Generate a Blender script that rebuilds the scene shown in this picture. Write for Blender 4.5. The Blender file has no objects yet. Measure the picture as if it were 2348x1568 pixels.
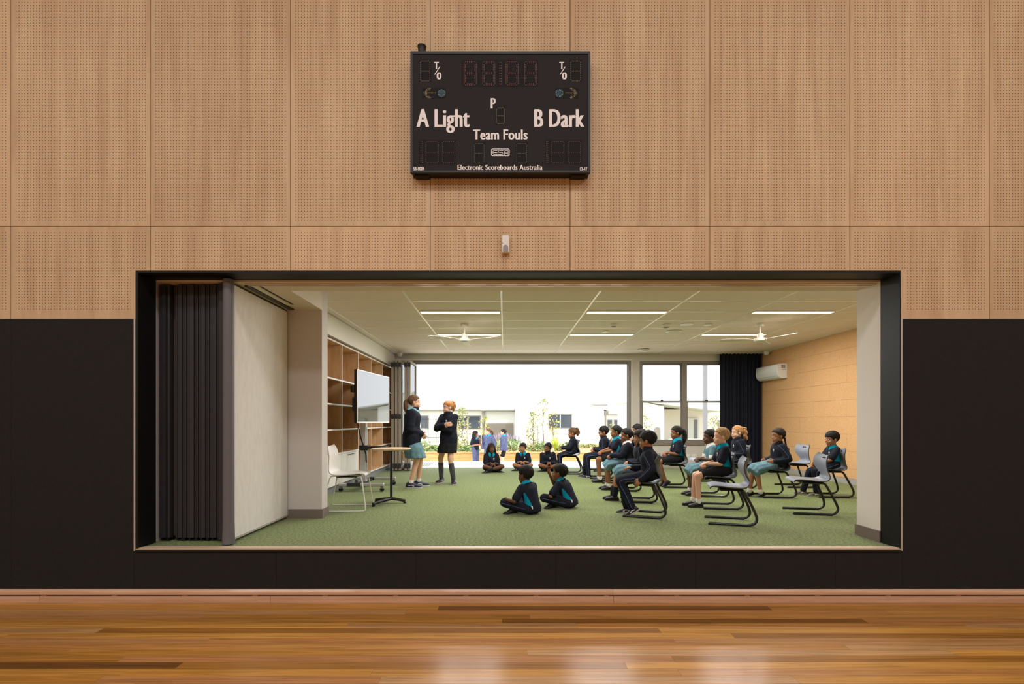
import bpy, bmesh, math, random
from mathutils import Vector, Matrix, Euler, noise
V = Vector
random.seed(11)
sc = bpy.context.scene
COL = sc.collection
PI = math.pi

# ------------------------------------------------------------------ camera
# classroom carpet is z = 0, the hall floor is z = -0.46, the hall wall stands at y = 4.15
cam_d = bpy.data.cameras.new('camera')
cam_d.sensor_width = 36.0
cam_d.lens = 17.0
cam_d.shift_x = 0.00724
cam_d.shift_y = 0.0775
cam_d.clip_start = 0.05
cam_d.clip_end = 400
cam = bpy.data.objects.new('camera', cam_d)
cam.location = (0, 0, 1.09)
cam.rotation_euler = (math.radians(90), 0, 0)
COL.objects.link(cam)
sc.camera = cam

# ------------------------------------------------------------------ exposure
vs = sc.view_settings
vs.view_transform = 'Standard'
vs.look = 'None'
vs.exposure = 0.0
vs.gamma = 1.0
vs.use_curve_mapping = False

# ------------------------------------------------------------------ sky, sun, hall lamps
world = bpy.data.worlds.new('overcast_sky')
sc.world = world
world.use_nodes = True
bg = world.node_tree.nodes['Background']
bg.inputs[0].default_value = (0.93, 0.97, 1.0, 1)
bg.inputs[1].default_value = 2.7

sun_d = bpy.data.lights.new('sun', 'SUN')
sun_d.energy = 2.4
sun_d.angle = math.radians(6)
sun_d.color = (1.0, 0.965, 0.92)
sun = bpy.data.objects.new('sun', sun_d)
sun.rotation_euler = (math.radians(30), 0, math.radians(25))
COL.objects.link(sun)

HALL_W = 160.0
for hx in (-5.6, 0.0, 5.6):
    for hy in (-0.6, -5.0):
        ld = bpy.data.lights.new('hall_lamp', 'AREA')
        ld.shape = 'RECTANGLE'
        ld.size = 3.2
        ld.size_y = 1.2
        ld.energy = HALL_W
        ld.color = (1.0, 0.975, 0.95)
        lo = bpy.data.objects.new('hall_lamp', ld)
        lo.location = (hx, hy, 7.3)
        COL.objects.link(lo)

# ------------------------------------------------------------------ helpers
def lin(c):
    c = c / 255.0
    return c / 12.92 if c <= 0.04045 else ((c + 0.055) / 1.055) ** 2.4

def col(rgb):
    return (lin(rgb[0]), lin(rgb[1]), lin(rgb[2]), 1.0)

MATS = {}

def mat(name, rgb, rough=0.6, metal=0.0, spec=0.5, rgb2=None, nscale=(8, 8, 8), ndetail=4.0,
        bump=0.0, bscale=None, coat=0.0, sheen=0.0, world=False, contrast=(0.35, 0.65), rnd=0.0,
        ior=None, emit=None, estr=0.0, nrough=0.5):
    if name in MATS:
        return MATS[name]
    m = bpy.data.materials.new(name)
    m.use_nodes = True
    nt = m.node_tree
    N, L = nt.nodes, nt.links
    p = N['Principled BSDF']
    p.inputs['Base Color'].default_value = col(rgb)
    p.inputs['Roughness'].default_value = rough
    p.inputs['Metallic'].default_value = metal
    p.inputs['Specular IOR Level'].default_value = spec
    if ior:
        p.inputs['IOR'].default_value = ior
    p.inputs['Coat Weight'].default_value = coat
    p.inputs['Coat Roughness'].default_value = 0.08
    if sheen:
        p.inputs['Sheen Weight'].default_value = sheen
        p.inputs['Sheen Roughness'].default_value = 0.5
    if emit:
        p.inputs['Emission Color'].default_value = col(emit)
        p.inputs['Emission Strength'].default_value = estr
    if rgb2 is not None or bump:
        if world:
            g = N.new('ShaderNodeNewGeometry')
            src = g.outputs['Position']
        else:
            tc = N.new('ShaderNodeTexCoord')
            src = tc.outputs['Object']
        mp = N.new('ShaderNodeMapping')
        mp.inputs['Scale'].default_value = nscale
        L.new(src, mp.inputs['Vector'])
        if rnd:
            oi = N.new('ShaderNodeObjectInfo')
            ml = N.new('ShaderNodeMath'); ml.operation = 'MULTIPLY'
            ml.inputs[1].default_value = 37.0
            L.new(oi.outputs['Random'], ml.inputs[0])
            cb = N.new('ShaderNodeCombineXYZ')
            for i in range(3):
                L.new(ml.outputs[0], cb.inputs[i])
            L.new(cb.outputs[0], mp.inputs['Location'])
        nz = N.new('ShaderNodeTexNoise')
        nz.inputs['Scale'].default_value = 1.0
        nz.inputs['Detail'].default_value = ndetail
        nz.inputs['Roughness'].default_value = nrough
        L.new(mp.outputs[0], nz.inputs['Vector'])
        if rgb2 is not None:
            cr = N.new('ShaderNodeValToRGB')
            cr.color_ramp.elements[0].position = contrast[0]
            cr.color_ramp.elements[1].position = contrast[1]
            cr.color_ramp.elements[0].color = col(rgb)
            cr.color_ramp.elements[1].color = col(rgb2)
            L.new(nz.outputs['Fac'], cr.inputs[0])
            L.new(cr.outputs[0], p.inputs['Base Color'])
        if bump:
            bp = N.new('ShaderNodeBump')
            bp.inputs['Strength'].default_value = bump
            bp.inputs['Distance'].default_value = 0.01
            if bscale:
                n2 = N.new('ShaderNodeTexNoise')
                n2.inputs['Scale'].default_value = bscale
                n2.inputs['Detail'].default_value = 3
                L.new(src, n2.inputs['Vector'])
                L.new(n2.outputs['Fac'], bp.inputs['Height'])
            else:
                L.new(nz.outputs['Fac'], bp.inputs['Height'])
            L.new(bp.outputs[0], p.inputs['Normal'])
    MATS[name] = m
    return m

class MB:
    """collects geometry for ONE mesh"""
    def __init__(s):
        s.v = []; s.f = []; s.m = []

    def add(s, vs_, fs_, mi=0):
        o = len(s.v)
        s.v.extend([tuple(q) for q in vs_])
        for f in fs_:
            s.f.append(tuple(i + o for i in f))
            s.m.append(mi)
        return s

    def box(s, a, b, mi=0, rot=None, piv=None):
        x0, y0, z0 = a; x1, y1, z1 = b
        vs_ = [V(q) for q in ((x0, y0, z0), (x1, y0, z0), (x1, y1, z0), (x0, y1, z0), (x0, y0, z1), (x1, y0, z1), (x1, y1, z1), (x0, y1, z1))]
        if rot is not None:
            pv = V(piv) if piv is not None else (V(a) + V(b)) / 2
            vs_ = [rot @ (q - pv) + pv for q in vs_]
        return s.add(vs_, ((0, 3, 2, 1), (4, 5, 6, 7), (0, 1, 5, 4), (1, 2, 6, 5), (2, 3, 7, 6), (3, 0, 4, 7)), mi)

    def rings(s, rr, mi=0, cap=True, closed=False):
        n = len(rr[0]); o = []
        vs_ = [q for r in rr for q in r]
        m = len(rr)
        for i in range(m if closed else m - 1):
            a = i * n; b = ((i + 1) % m) * n
            for j in range(n):
                k = (j + 1) % n
                o.append((a + j, a + k, b + k, b + j))
        if cap and not closed:
            o.append(tuple(reversed(range(n))))
            o.append(tuple(range((m - 1) * n, m * n)))
        return s.add(vs_, o, mi)

    def tube(s, pts, r, n=8, mi=0, closed=False, flat=1.0):
        pts = [V(q) for q in pts]
        m = len(pts)
        if not hasattr(r, '__len__'):
            r = [r] * m
        rr = []
        prev = None
        for i, q in enumerate(pts):
            if closed:
                t = pts[(i + 1) % m] - pts[i - 1]
            else:
                t = pts[min(i + 1, m - 1)] - pts[max(i - 1, 0)]
            t.normalize()
            if prev is None:
                u = t.orthogonal().normalized()
                if abs(t.z) < 0.95:
                    u = t.cross(V((0, 0, 1))).normalized()
            else:
                u = (prev - t * prev.dot(t))
                u = u.normalized() if u.length > 1e-6 else t.orthogonal().normalized()
            w = t.cross(u)
            prev = u
            rr.append([q + (u * math.cos(2 * PI * j / n) + w * math.sin(2 * PI * j / n) * flat) * r[i] for j in range(n)])
        return s.rings(rr, mi, True, closed)

    def ellip(s, c, r, rot=None, nu=14, nv=9, mi=0):
        c = V(c)
        vs_ = []
        for i in range(1, nv):
            a = PI * i / nv
            for j in range(nu):
                b = 2 * PI * j / nu
                q = V((r[0] * math.sin(a) * math.cos(b), r[1] * math.sin(a) * math.sin(b), r[2] * math.cos(a)))
                vs_.append(c + (rot @ q if rot is not None else q))
        t = V((0, 0, r[2])); bt = V((0, 0, -r[2]))
        vs_.append(c + (rot @ t if rot is not None else t))
        vs_.append(c + (rot @ bt if rot is not None else bt))
        fs_ = []
        for i in range(nv - 2):
            for j in range(nu):
                k = (j + 1) % nu
                fs_.append((i * nu + j, (i + 1) * nu + j, (i + 1) * nu + k, i * nu + k))
        T = (nv - 1) * nu
        for j in range(nu):
            k = (j + 1) % nu
            fs_.append((T, j, k))
            fs_.append((T + 1, (nv - 2) * nu + k, (nv - 2) * nu + j))
        return s.add(vs_, fs_, mi)

    def capsule(s, a, b, ra, rb, n=12, mi=0):
        a = V(a); b = V(b)
        t = (b - a)
        if t.length < 1e-6:
            return s.ellip(a, (ra, ra, ra), mi=mi)
        t.normalize()
        pts = []; rs = []
        for i in range(4):
            q = -PI / 2 + (PI / 2) * (i + 0.35) / 4
            pts.append(a + t * ra * math.sin(q)); rs.append(max(ra * math.cos(q), 1e-4))
        pts.append(a); rs.append(ra)
        pts.append(b); rs.append(rb)
        for i in range(4):
            q = (PI / 2) * (i + 0.65) / 4
            pts.append(b + t * rb * math.sin(q)); rs.append(max(rb * math.cos(q), 1e-4))
        u = t.orthogonal().normalized(); w = t.cross(u)
        rr = [[q + (u * math.cos(2 * PI * j / n) + w * math.sin(2 * PI * j / n)) * r for j in range(n)] for q, r in zip(pts, rs)]
        return s.rings(rr, mi)

    def lathe(s, prof, c=(0, 0, 0), n=20, mi=0, rot=None):
        c = V(c)
        rr = []
        for r, z in prof:
            ring = []
            for j in range(n):
                q = V((r * math.cos(2 * PI * j / n), r * math.sin(2 * PI * j / n), z))
                ring.append(c + (rot @ q if rot is not None else q))
            rr.append(ring)
        return s.rings(rr, mi)

    def prism(s, poly, lo, hi, axis='Y', mi=0):
        """poly in the two other axes (x,z for Y; y,z for X; x,y for Z)"""
        def pt(q, h):
            if axis == 'Y': return V((q[0], h, q[1]))
            if axis == 'X': return V((h, q[0], q[1]))
            return V((q[0], q[1], h))
        return s.rings([[pt(q, lo) for q in poly], [pt(q, hi) for q in poly]], mi)

    def mesh(s, name, mats, bevel=0.0, smooth=False, ang=40):
        me = bpy.data.meshes.new(name)
        me.from_pydata([tuple(q) for q in s.v], [], s.f)
        if not isinstance(mats, (list, tuple)):
            mats = [mats]
        for m_ in mats:
            me.materials.append(m_)
        if len(mats) > 1:
            me.polygons.foreach_set('material_index', s.m)
        bm = bmesh.new(); bm.from_mesh(me)
        bmesh.ops.recalc_face_normals(bm, faces=bm.faces)
        if bevel:
            bmesh.ops.bevel(bm, geom=[e for e in bm.edges if len(e.link_faces) == 2 and e.calc_face_angle(0) > 0.6],
                            offset=bevel, segments=1, affect='EDGES', clamp_overlap=True)
        bm.to_mesh(me); bm.free()
        if smooth:
            me.polygons.foreach_set('use_smooth', [True] * len(me.polygons))
            me.set_sharp_from_angle(angle=math.radians(ang))
        me.update()
        return me

    def build(s, name, mats, parent=None, loc=None, rotz=0.0, bevel=0.0, smooth=False, ang=40):
        return link(name, s.mesh(name, mats, bevel, smooth, ang), parent, loc, rotz)

def link(name, me, parent=None, loc=None, rotz=0.0, scale=None):
    o = bpy.data.objects.new(name, me)
    COL.objects.link(o)
    if parent is not None:
        o.parent = parent
    if loc is not None:
        o.location = loc
    if rotz:
        o.rotation_euler = (0, 0, rotz)
    if scale is not None:
        o.scale = scale
    return o

def tag(o, label=None, cat=None, group=None, kind=None):
    if label: o['label'] = label
    if cat: o['category'] = cat
    if group: o['group'] = group
    if kind: o['kind'] = kind
    return o

def thing(name, label, cat, loc=(0, 0, 0), rotz=0.0, group=None, kind=None):
    o = bpy.data.objects.new(name, None)
    o.empty_display_size = 0.1
    COL.objects.link(o)
    o.location = loc
    o.rotation_euler = (0, 0, rotz)
    return tag(o, label, cat, group, kind)

def kids(o):
    return [c for c in COL.objects if c.parent == o]

def copy_tree(o, parent=None):
    c = o.copy()
    COL.objects.link(c)
    c.parent = parent
    for ch in list(o.children):
        copy_tree(ch, c)
    return c

def bx(name, a, b, m, parent=None, bevel=0.0, kind=None):
    """one box whose origin is at its own centre"""
    c = (V(a) + V(b)) / 2
    mb = MB().box(V(a) - c, V(b) - c)
    pl = parent.location if parent is not None else V((0, 0, 0))
    o = mb.build(name, m, parent, c - V(pl), bevel=bevel)
    if kind: o['kind'] = kind
    return o
# ------------------------------------------------------------------ materials
m_felt = mat('felt_charcoal', (34, 33, 33), 0.95, spec=0.08, rgb2=(54, 52, 52), nscale=(260, 260, 260), bump=0.25, world=True)
m_black = mat('black_steel', (20, 21, 23), 0.5, spec=0.3)
m_blackflat = mat('black_plastic', (18, 18, 19), 0.5)
m_alu = mat('brushed_aluminium', (198, 194, 190), 0.45, metal=0.35)
m_track = mat('track_aluminium', (212, 206, 202), 0.2, metal=0.2)
m_white = mat('white_paint', (232, 229, 222), 0.55)
m_wall = mat('wall_paint', (232, 229, 224), 0.7)
m_wallgrey = mat('wall_paint_grey', (206, 203, 198), 0.7)
m_base = mat('taupe_skirting', (124, 112, 106), 0.55)
m_kick = mat('grey_kickboard', (128, 130, 134), 0.5)
m_tile = mat('ceiling_tile', (226, 212, 198), 0.85, rgb2=(232, 219, 206), nscale=(120, 120, 120), bump=0.08)
m_rail = mat('ceiling_rail', (248, 246, 240), 0.25, spec=0.8)
m_carpet = mat('green_carpet', (32, 44, 17), 0.9, spec=0.2, rgb2=(146, 163, 90), nscale=(42, 58, 42), ndetail=6, nrough=0.82,
               contrast=(0.38, 0.62), bump=0.4, world=True, sheen=0.2)
m_cork = mat('cork', (210, 160, 110), 0.85, spec=0.2, rgb2=(228, 184, 136), nscale=(90, 90, 90), ndetail=6, bump=0.12, rnd=1)
m_ply = mat('plywood_inside', (200, 162, 120), 0.55, rgb2=(218, 184, 144), nscale=(14, 60, 3), rnd=1)
m_plate = mat('white_laminate', (236, 233, 226), 0.35)
m_charcoal = mat('charcoal_profile', (52, 52, 56), 0.45, spec=0.35)
m_seal = mat('grey_rubber_seal', (104, 104, 110), 0.45)
m_cream = mat('cream_vinyl', (230, 228, 226), 0.6, rgb2=(238, 236, 234), nscale=(30, 30, 6), bump=0.05)
m_brownface = mat('taupe_vinyl', (168, 146, 126), 0.6)
m_frame = mat('grey_powdercoat', (132, 126, 120), 0.45)
m_navy = mat('navy_curtain', (24, 27, 42), 0.9, spec=0.15, sheen=0.2)
m_ac = mat('white_plastic', (236, 236, 234), 0.35)
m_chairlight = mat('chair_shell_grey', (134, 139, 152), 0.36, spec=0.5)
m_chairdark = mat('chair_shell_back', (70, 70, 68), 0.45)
m_chairframe = mat('chair_frame_black', (24, 24, 25), 0.35)
m_whitechair = mat('white_chair_shell', (222, 219, 214), 0.4)
m_paving = mat('pale_paving', (226, 222, 214), 0.8, rgb2=(236, 233, 226), nscale=(3, 3, 3), world=True)
m_pine = mat('pine_sleeper', (196, 148, 88), 0.7, rgb2=(214, 172, 116), nscale=(2, 30, 30), rnd=1)
m_soil = mat('mulch', (150, 118, 84), 0.95, rgb2=(196, 164, 120), nscale=(20, 20, 20), bump=0.4, world=True)
m_grass = mat('lawn', (176, 178, 140), 0.95, rgb2=(200, 196, 168), nscale=(2, 2, 2), world=True)
m_bwhite = mat('building_white', (240, 239, 236), 0.8)
m_bgrey = mat('building_grey', (206, 204, 200), 0.7)
m_bframe = mat('building_frame', (142, 134, 126), 0.5)
m_bdark = mat('building_dark_glass', (78, 84, 94), 0.12, spec=0.6)
m_leaf = mat('leaf_olive', (146, 156, 96), 0.7, rgb2=(196, 196, 140), nscale=(9, 9, 9))
m_leafg = mat('leaf_green', (112, 140, 84), 0.7, rgb2=(160, 180, 120), nscale=(9, 9, 9))
m_leafy = mat('leaf_lime', (176, 190, 58), 0.6, rgb2=(206, 212, 96), nscale=(5, 5, 5))
m_lav = mat('lavender', (178, 160, 190), 0.8)
m_bark = mat('bark', (120, 96, 74), 0.9)
m_stake = mat('timber_stake', (206, 178, 138), 0.8)
m_led = mat('led_diffuser', (255, 246, 226), 0.5, emit=(255, 240, 208), estr=3.0)

def glass(name, tint=(0.97, 0.98, 0.98)):
    m = bpy.data.materials.new(name)
    m.use_nodes = True
    N, L = m.node_tree.nodes, m.node_tree.links
    for n in list(N):
        if n.type != 'OUTPUT_MATERIAL': N.remove(n)
    out = [n for n in N if n.type == 'OUTPUT_MATERIAL'][0]
    t = N.new('ShaderNodeBsdfTransparent'); t.inputs[0].default_value = (*tint, 1)
    g = N.new('ShaderNodeBsdfGlossy'); g.inputs['Roughness'].default_value = 0.02
    fr = N.new('ShaderNodeFresnel'); fr.inputs[0].default_value = 1.45
    mx = N.new('ShaderNodeMixShader')
    L.new(fr.outputs[0], mx.inputs[0]); L.new(t.outputs[0], mx.inputs[1]); L.new(g.outputs[0], mx.inputs[2])
    L.new(mx.outputs[0], out.inputs[0])
    return m
m_glass = glass('window_glass')

# perforated plywood: real position on the wall drives a 25 mm hole pattern inside each 1.2 m sheet
JX0 = -0.638; JZ = 2.763
def perforated():
    m = bpy.data.materials.new('perforated_plywood')
    m.use_nodes = True
    N, L = m.node_tree.nodes, m.node_tree.links
    p = N['Principled BSDF']
    g = N.new('ShaderNodeNewGeometry')
    sp = N.new('ShaderNodeSeparateXYZ'); L.new(g.outputs['Position'], sp.inputs[0])
    def ma(op, a, b=None, c=None):
        n = N.new('ShaderNodeMath'); n.operation = op
        for i, q in enumerate((a, b, c)):
            if q is None: continue
            if isinstance(q, (int, float)): n.inputs[i].default_value = q
            else: L.new(q, n.inputs[i])
        return n.outputs[0]
    X, Z = sp.outputs[0], sp.outputs[2]
    xs = ma('ADD', X, -JX0 + 12.0)
    u = ma('MULTIPLY', ma('FRACT', ma('DIVIDE', xs, 1.2)), 1.2)          # 0..1.2 inside a sheet
    P = 1.11 / 44.0
    fu = ma('SUBTRACT', ma('FRACT', ma('ADD', ma('DIVIDE', ma('SUBTRACT', u, 0.045), P), 0.5)), 0.5)
    zz = ma('ABSOLUTE', ma('SUBTRACT', Z, JZ))
    fz = ma('SUBTRACT', ma('FRACT', ma('ADD', ma('DIVIDE', ma('SUBTRACT', zz, 0.054), P), 0.5)), 0.5)
    d2 = ma('ADD', ma('MULTIPLY', fu, fu), ma('MULTIPLY', fz, fz))
    hole = ma('LESS_THAN', d2, (0.0036 / P) ** 2)
    k = ma('MULTIPLY', ma('GREATER_THAN', u, 0.035), ma('LESS_THAN', u, 1.165))
    k = ma('MULTIPLY', k, ma('GREATER_THAN', zz, 0.045))
    k = ma('MULTIPLY', k, ma('GREATER_THAN', Z, 2.03))
    # no holes within 35 mm of the opening's frame
    a = ma('MULTIPLY', ma('GREATER_THAN', X, -3.21), ma('MULTIPLY', ma('LESS_THAN', X, 3.44), ma('LESS_THAN', Z, 2.398)))
    k = ma('MULTIPLY', k, ma('SUBTRACT', 1.0, a))
    hole = ma('MULTIPLY', hole, k)
    # grain: long vertical figure, one offset for each sheet
    oi = N.new('ShaderNodeObjectInfo')
    mp = N.new('ShaderNodeMapping'); mp.inputs['Scale'].default_value = (9, 1, 0.9)
    cb = N.new('ShaderNodeCombineXYZ')
    for i in range(3): L.new(ma('MULTIPLY', oi.outputs['Random'], 61.0), cb.inputs[i])
    L.new(cb.outputs[0], mp.inputs['Location'])
    L.new(g.outputs['Position'], mp.inputs['Vector'])
    nz = N.new('ShaderNodeTexNoise'); nz.inputs['Scale'].default_value = 1.0; nz.inputs['Detail'].default_value = 8
    nz.inputs['Distortion'].default_value = 0.6
    L.new(mp.outputs[0], nz.inputs['Vector'])
    cr = N.new('ShaderNodeValToRGB')
    cr.color_ramp.elements[0].position = 0.28; cr.color_ramp.elements[1].position = 0.72
    cr.color_ramp.elements[0].color = col((199, 167, 133)); cr.color_ramp.elements[1].color = col((221, 194, 158))
    L.new(nz.outputs['Fac'], cr.inputs[0])
    hv = N.new('ShaderNodeHueSaturation')
    L.new(ma('ADD', ma('MULTIPLY', oi.outputs['Random'], 0.14), 0.93), hv.inputs['Value'])
    L.new(cr.outputs[0], hv.inputs['Color'])
    mx = N.new('ShaderNodeMix'); mx.data_type = 'RGBA'
    L.new(hole, mx.inputs[0]); L.new(hv.outputs[0], mx.inputs[6]); mx.inputs[7].default_value = col((52, 30, 18))
    L.new(mx.outputs[2], p.inputs['Base Color'])
    p.inputs['Roughness'].default_value = 0.6
    p.inputs['Specular IOR Level'].default_value = 0.25
    bp = N.new('ShaderNodeBump'); bp.inputs['Strength'].default_value = 0.6; bp.inputs['Distance'].default_value = 0.004
    bp.invert = True
    L.new(hole, bp.inputs['Height']); L.new(bp.outputs[0], p.inputs['Normal'])
    return m
m_perf = perforated()

def timber_floor():
    m = bpy.data.materials.new('polished_timber')
    m.use_nodes = True
    N, L = m.node_tree.nodes, m.node_tree.links
    p = N['Principled BSDF']
    g = N.new('ShaderNodeNewGeometry')
    oi = N.new('ShaderNodeObjectInfo')
    ml = N.new('ShaderNodeMath'); ml.operation = 'MULTIPLY'; ml.inputs[1].default_value = 83.0
    L.new(oi.outputs['Random'], ml.inputs[0])
    cb = N.new('ShaderNodeCombineXYZ')
    for i in range(3): L.new(ml.outputs[0], cb.inputs[i])
    mp = N.new('ShaderNodeMapping'); mp.inputs['Scale'].default_value = (1.3, 34, 34)
    L.new(cb.outputs[0], mp.inputs['Location']); L.new(g.outputs['Position'], mp.inputs['Vector'])
    nz = N.new('ShaderNodeTexNoise'); nz.inputs['Scale'].default_value = 1.0; nz.inputs['Detail'].default_value = 7
    nz.inputs['Distortion'].default_value = 1.1
    L.new(mp.outputs[0], nz.inputs['Vector'])
    # one tone for each board
    base = N.new('ShaderNodeValToRGB')
    e = base.color_ramp.elements
    e[0].position = 0.0; e[0].color = col((112, 74, 36))
    e[1].position = 1.0; e[1].color = col((196, 150, 98))
    for pos, c in ((0.15, (150, 100, 44)), (0.35, (192, 136, 62)), (0.6, (206, 150, 74)), (0.8, (184, 126, 74))):
        q = e.new(pos); q.color = col(c)
    L.new(oi.outputs['Random'], base.inputs[0])
    gr = N.new('ShaderNodeValToRGB')
    gr.color_ramp.elements[0].position = 0.32; gr.color_ramp.elements[0].color = (0.5, 0.46, 0.40, 1)
    gr.color_ramp.elements[1].position = 0.62; gr.color_ramp.elements[1].color = (1, 1, 1, 1)
    L.new(nz.outputs['Fac'], gr.inputs[0])
    mx = N.new('ShaderNodeMix'); mx.data_type = 'RGBA'; mx.blend_type = 'MULTIPLY'
    mx.inputs[0].default_value = 0.75
    L.new(base.outputs[0], mx.inputs[6]); L.new(gr.outputs[0], mx.inputs[7])
    L.new(mx.outputs[2], p.inputs['Base Color'])
    p.inputs['Roughness'].default_value = 0.5
    p.inputs['Coat Weight'].default_value = 0.32
    p.inputs['Coat Roughness'].default_value = 0.19
    p.inputs['Specular IOR Level'].default_value = 0.15
    bp = N.new('ShaderNodeBump'); bp.inputs['Strength'].default_value = 0.06; bp.inputs['Distance'].default_value = 0.004
    L.new(nz.outputs['Fac'], bp.inputs['Height']); L.new(bp.outputs[0], p.inputs['Normal'])
    L.new(bp.outputs[0], p.inputs['Coat Normal'])
    return m
m_timber = timber_floor()
m_skirt = mat('skirting_timber', (200, 156, 124), 0.45, rgb2=(216, 176, 146), nscale=(2, 40, 40), rnd=1, coat=0.2)
# ------------------------------------------------------------------ the hall (sports hall in front of the wall)
HF = -0.46           # hall floor
WY = 4.15            # face of the hall wall
OX0, OX1 = -3.163, 3.395   # outside of the black opening frame
OZ1 = 2.381
floor_hall = MB().box((-9, -13, HF - 0.2), (9, 2.42, HF)).build('floor_hall', m_timber)
tag(floor_hall, kind='structure')
# boards that can be told apart: one object each, all sharing one unit box
unit = MB().box((-0.5, -0.5, -0.5), (0.5, 0.5, 0.5)).mesh('floor_board', m_timber)
rows = 20
y = WY - 0.012
joints = {0: (-3.4, 1.05), 1: (-5.2, -0.55, 2.2), 2: (-0.8, 3.1), 3: (-2.4, 0.2, 4.3), 4: (-4.1, -0.02, 2.8), 5: (-1.2, 0.55, 3.5),
          6: (-3.0, 1.15, 4.9), 7: (-3.6, 1.65, 3.9), 8: (-2.1, 1.2, 4.2), 9: (-4.0, -1.9, 2.35), 10: (-2.95, 0.15, 3.0), 11: (-2.5, 1.1, 4.1)}
nb = 0
for r in range(rows):
    w = 0.0855
    y1 = y; y0 = y - w
    cuts = list(joints.get(r, ()))
    if not cuts:
        q = -5.4 + random.uniform(0, 1.6)
        while q < 5:
            cuts.append(q); q += random.uniform(1.4, 2.9)
    xs = [-9.0] + sorted(cuts) + [9.0]
    for a, b in zip(xs, xs[1:]):
        # long runs are still made of boards
        link('floor_board', unit, floor_hall, ((a + b) / 2, (y0 + y1) / 2, HF - 0.01 + random.uniform(-0.0003, 0.0003)), 0, (b - a - 0.0012, w - 0.0012, 0.022))
        nb += 1
    y = y0
bx('floor_underlay', (-9, 2.42, HF - 0.2), (9, WY + 0.2, HF - 0.0225), m_blackflat, floor_hall)

# wall: backing with the opening, then sheets and felt panels as parts
wf = MB()
wf.box((-9, WY + 0.02, HF), (OX0 + 0.002, WY + 0.205, 8))
wf.box((OX1 - 0.002, WY + 0.02, HF), (9, WY + 0.205, 8))
wf.box((OX0 + 0.002, WY + 0.02, OZ1 - 0.002), (OX1 - 0.002, WY + 0.205, 8))
wf.box((OX0 + 0.002, WY + 0.02, HF), (OX1 - 0.002, WY + 0.205, -0.03))
wall_front = tag(wf.build('wall_front', m_blackflat), kind='structure')
G = 0.0028
def sheet(poly):
    cx = sum(q[0] for q in poly) / len(poly); cz = sum(q[1] for q in poly) / len(poly)
    MB().prism([(q[0] - cx, q[1] - cz) for q in poly], -0.016, 0.0, 'Y').build('perforated_panel', m_perf, wall_front, (cx, WY + 0.016, cz))
for i in range(-7, 8):
    a = JX0 + 1.2 * i + G; b = a + 1.2 - 2 * G
    sheet([(a, JZ + G), (b, JZ + G), (b, 5.2 - G), (a, 5.2 - G)])
    sheet([(a, 5.2 + G), (b, 5.2 + G), (b, 8.0), (a, 8.0)])
    lo = 1.97; hi = JZ - G; ot = OZ1 + 0.002
    l, r = OX0 - 0.003, OX1 + 0.003
    if b < l or a > r:
        sheet([(a, lo), (b, lo), (b, hi), (a, hi)])
    elif a < l < b:
        sheet([(a, lo), (l, lo), (l, ot), (b, ot), (b, hi), (a, hi)])
    elif a < r < b:
        sheet([(a, hi), (a, ot), (r, ot), (r, lo), (b, lo), (b, hi)])
    else:
        sheet([(a, ot), (b, ot), (b, hi), (a, hi)])
def felt(x0, x1, z0, z1):
    bx('felt_panel', (x0 + 0.001, WY + 0.0, z0), (x1 - 0.001, WY + 0.02, z1), m_felt, wall_front)
SK = -0.346           # top of the skirting
for a, b in ((-9, -6.63), (-6.63, -5.43), (-5.43, -4.23), (-4.23, OX0 - 0.018)):
    felt(a, b, SK - 0.02, 1.966)
for a, b in ((OX1 + 0.018, 4.6), (4.6, 5.8), (5.8, 9)):
    felt(a, b, SK - 0.02, 1.966)
for a, b in ((OX0 - 0.018, -1.96), (-1.96, -0.76), (-0.76, 0.44), (0.44, 1.64), (1.64, 2.84), (2.84, OX1 + 0.018)):
    felt(a, b, SK - 0.02, -0.026)

# skirting: lower board, spacer blocks, top rail with a shadow slot between
bb = thing('baseboard_front', None, None, (0, 0, 0), kind='structure')
for a, b in ((-9, -3.974), (-3.974, -2.0), (-2.0, 0.93), (0.93, 9)):
    bx('lower_board', (a + 0.001, WY - 0.022, HF), (b - 0.001, WY - 0.001, -0.404), m_skirt, bb, 0.002)
for a, b in ((-9, -3.97), (-3.97, 0.925), (0.925, 9)):
    prof = [(WY - 0.001, -0.392), (WY - 0.03, -0.392), (WY - 0.033, -0.385), (WY - 0.03, -0.362), (WY - 0.018, -0.347), (WY - 0.001, -0.346)]
    c = (a + b) / 2
    MB().prism(prof, a + 0.0006 - c, b - 0.0006 - c, 'X').build('top_rail', m_skirt, bb, (c, 0, 0))
q = -5.76
while q < 6:
    bx('spacer_block', (q, WY - 0.020, -0.405), (q + 0.042, WY - 0.001, -0.391), m_skirt, bb)
    q += 0.601
bx('slot_backing', (-9, WY - 0.004, -0.406), (9, WY + 0.0, -0.39), m_blackflat, bb)

# black steel lining of the opening + light edging
op = thing('trim_1', None, None, kind='structure')
D1 = 4.357
MB().box((OX0, WY - 0.006, 0.0), (OX0 + 0.022, D1, OZ1)).build('left_jamb', m_black, op)
MB().box((OX1 - 0.008, WY - 0.006, 0.0), (OX1, D1, OZ1)).build('right_jamb', m_black, op)
MB().box((OX0 + 0.022, WY - 0.006, OZ1 - 0.019), (OX1 - 0.008, D1, OZ1)).build('head_lining', m_black, op)
for s_, x in ((-1, OX0 - 0.002), (1, OX1 + 0.002)):
    MB().box((min(x, x + s_ * 0.014), WY - 0.006, -0.02), (max(x, x + s_ * 0.014), WY + 0.02, 1.968)).build('edge_strip', m_alu, op)
MB().box((OX0 - 0.002, WY - 0.004, -0.012), (OX1 + 0.002, WY + 0.075, 0.0022)).build('sill_strip', mat('sill_timber', (206, 188, 166), 0.4), op)
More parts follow.
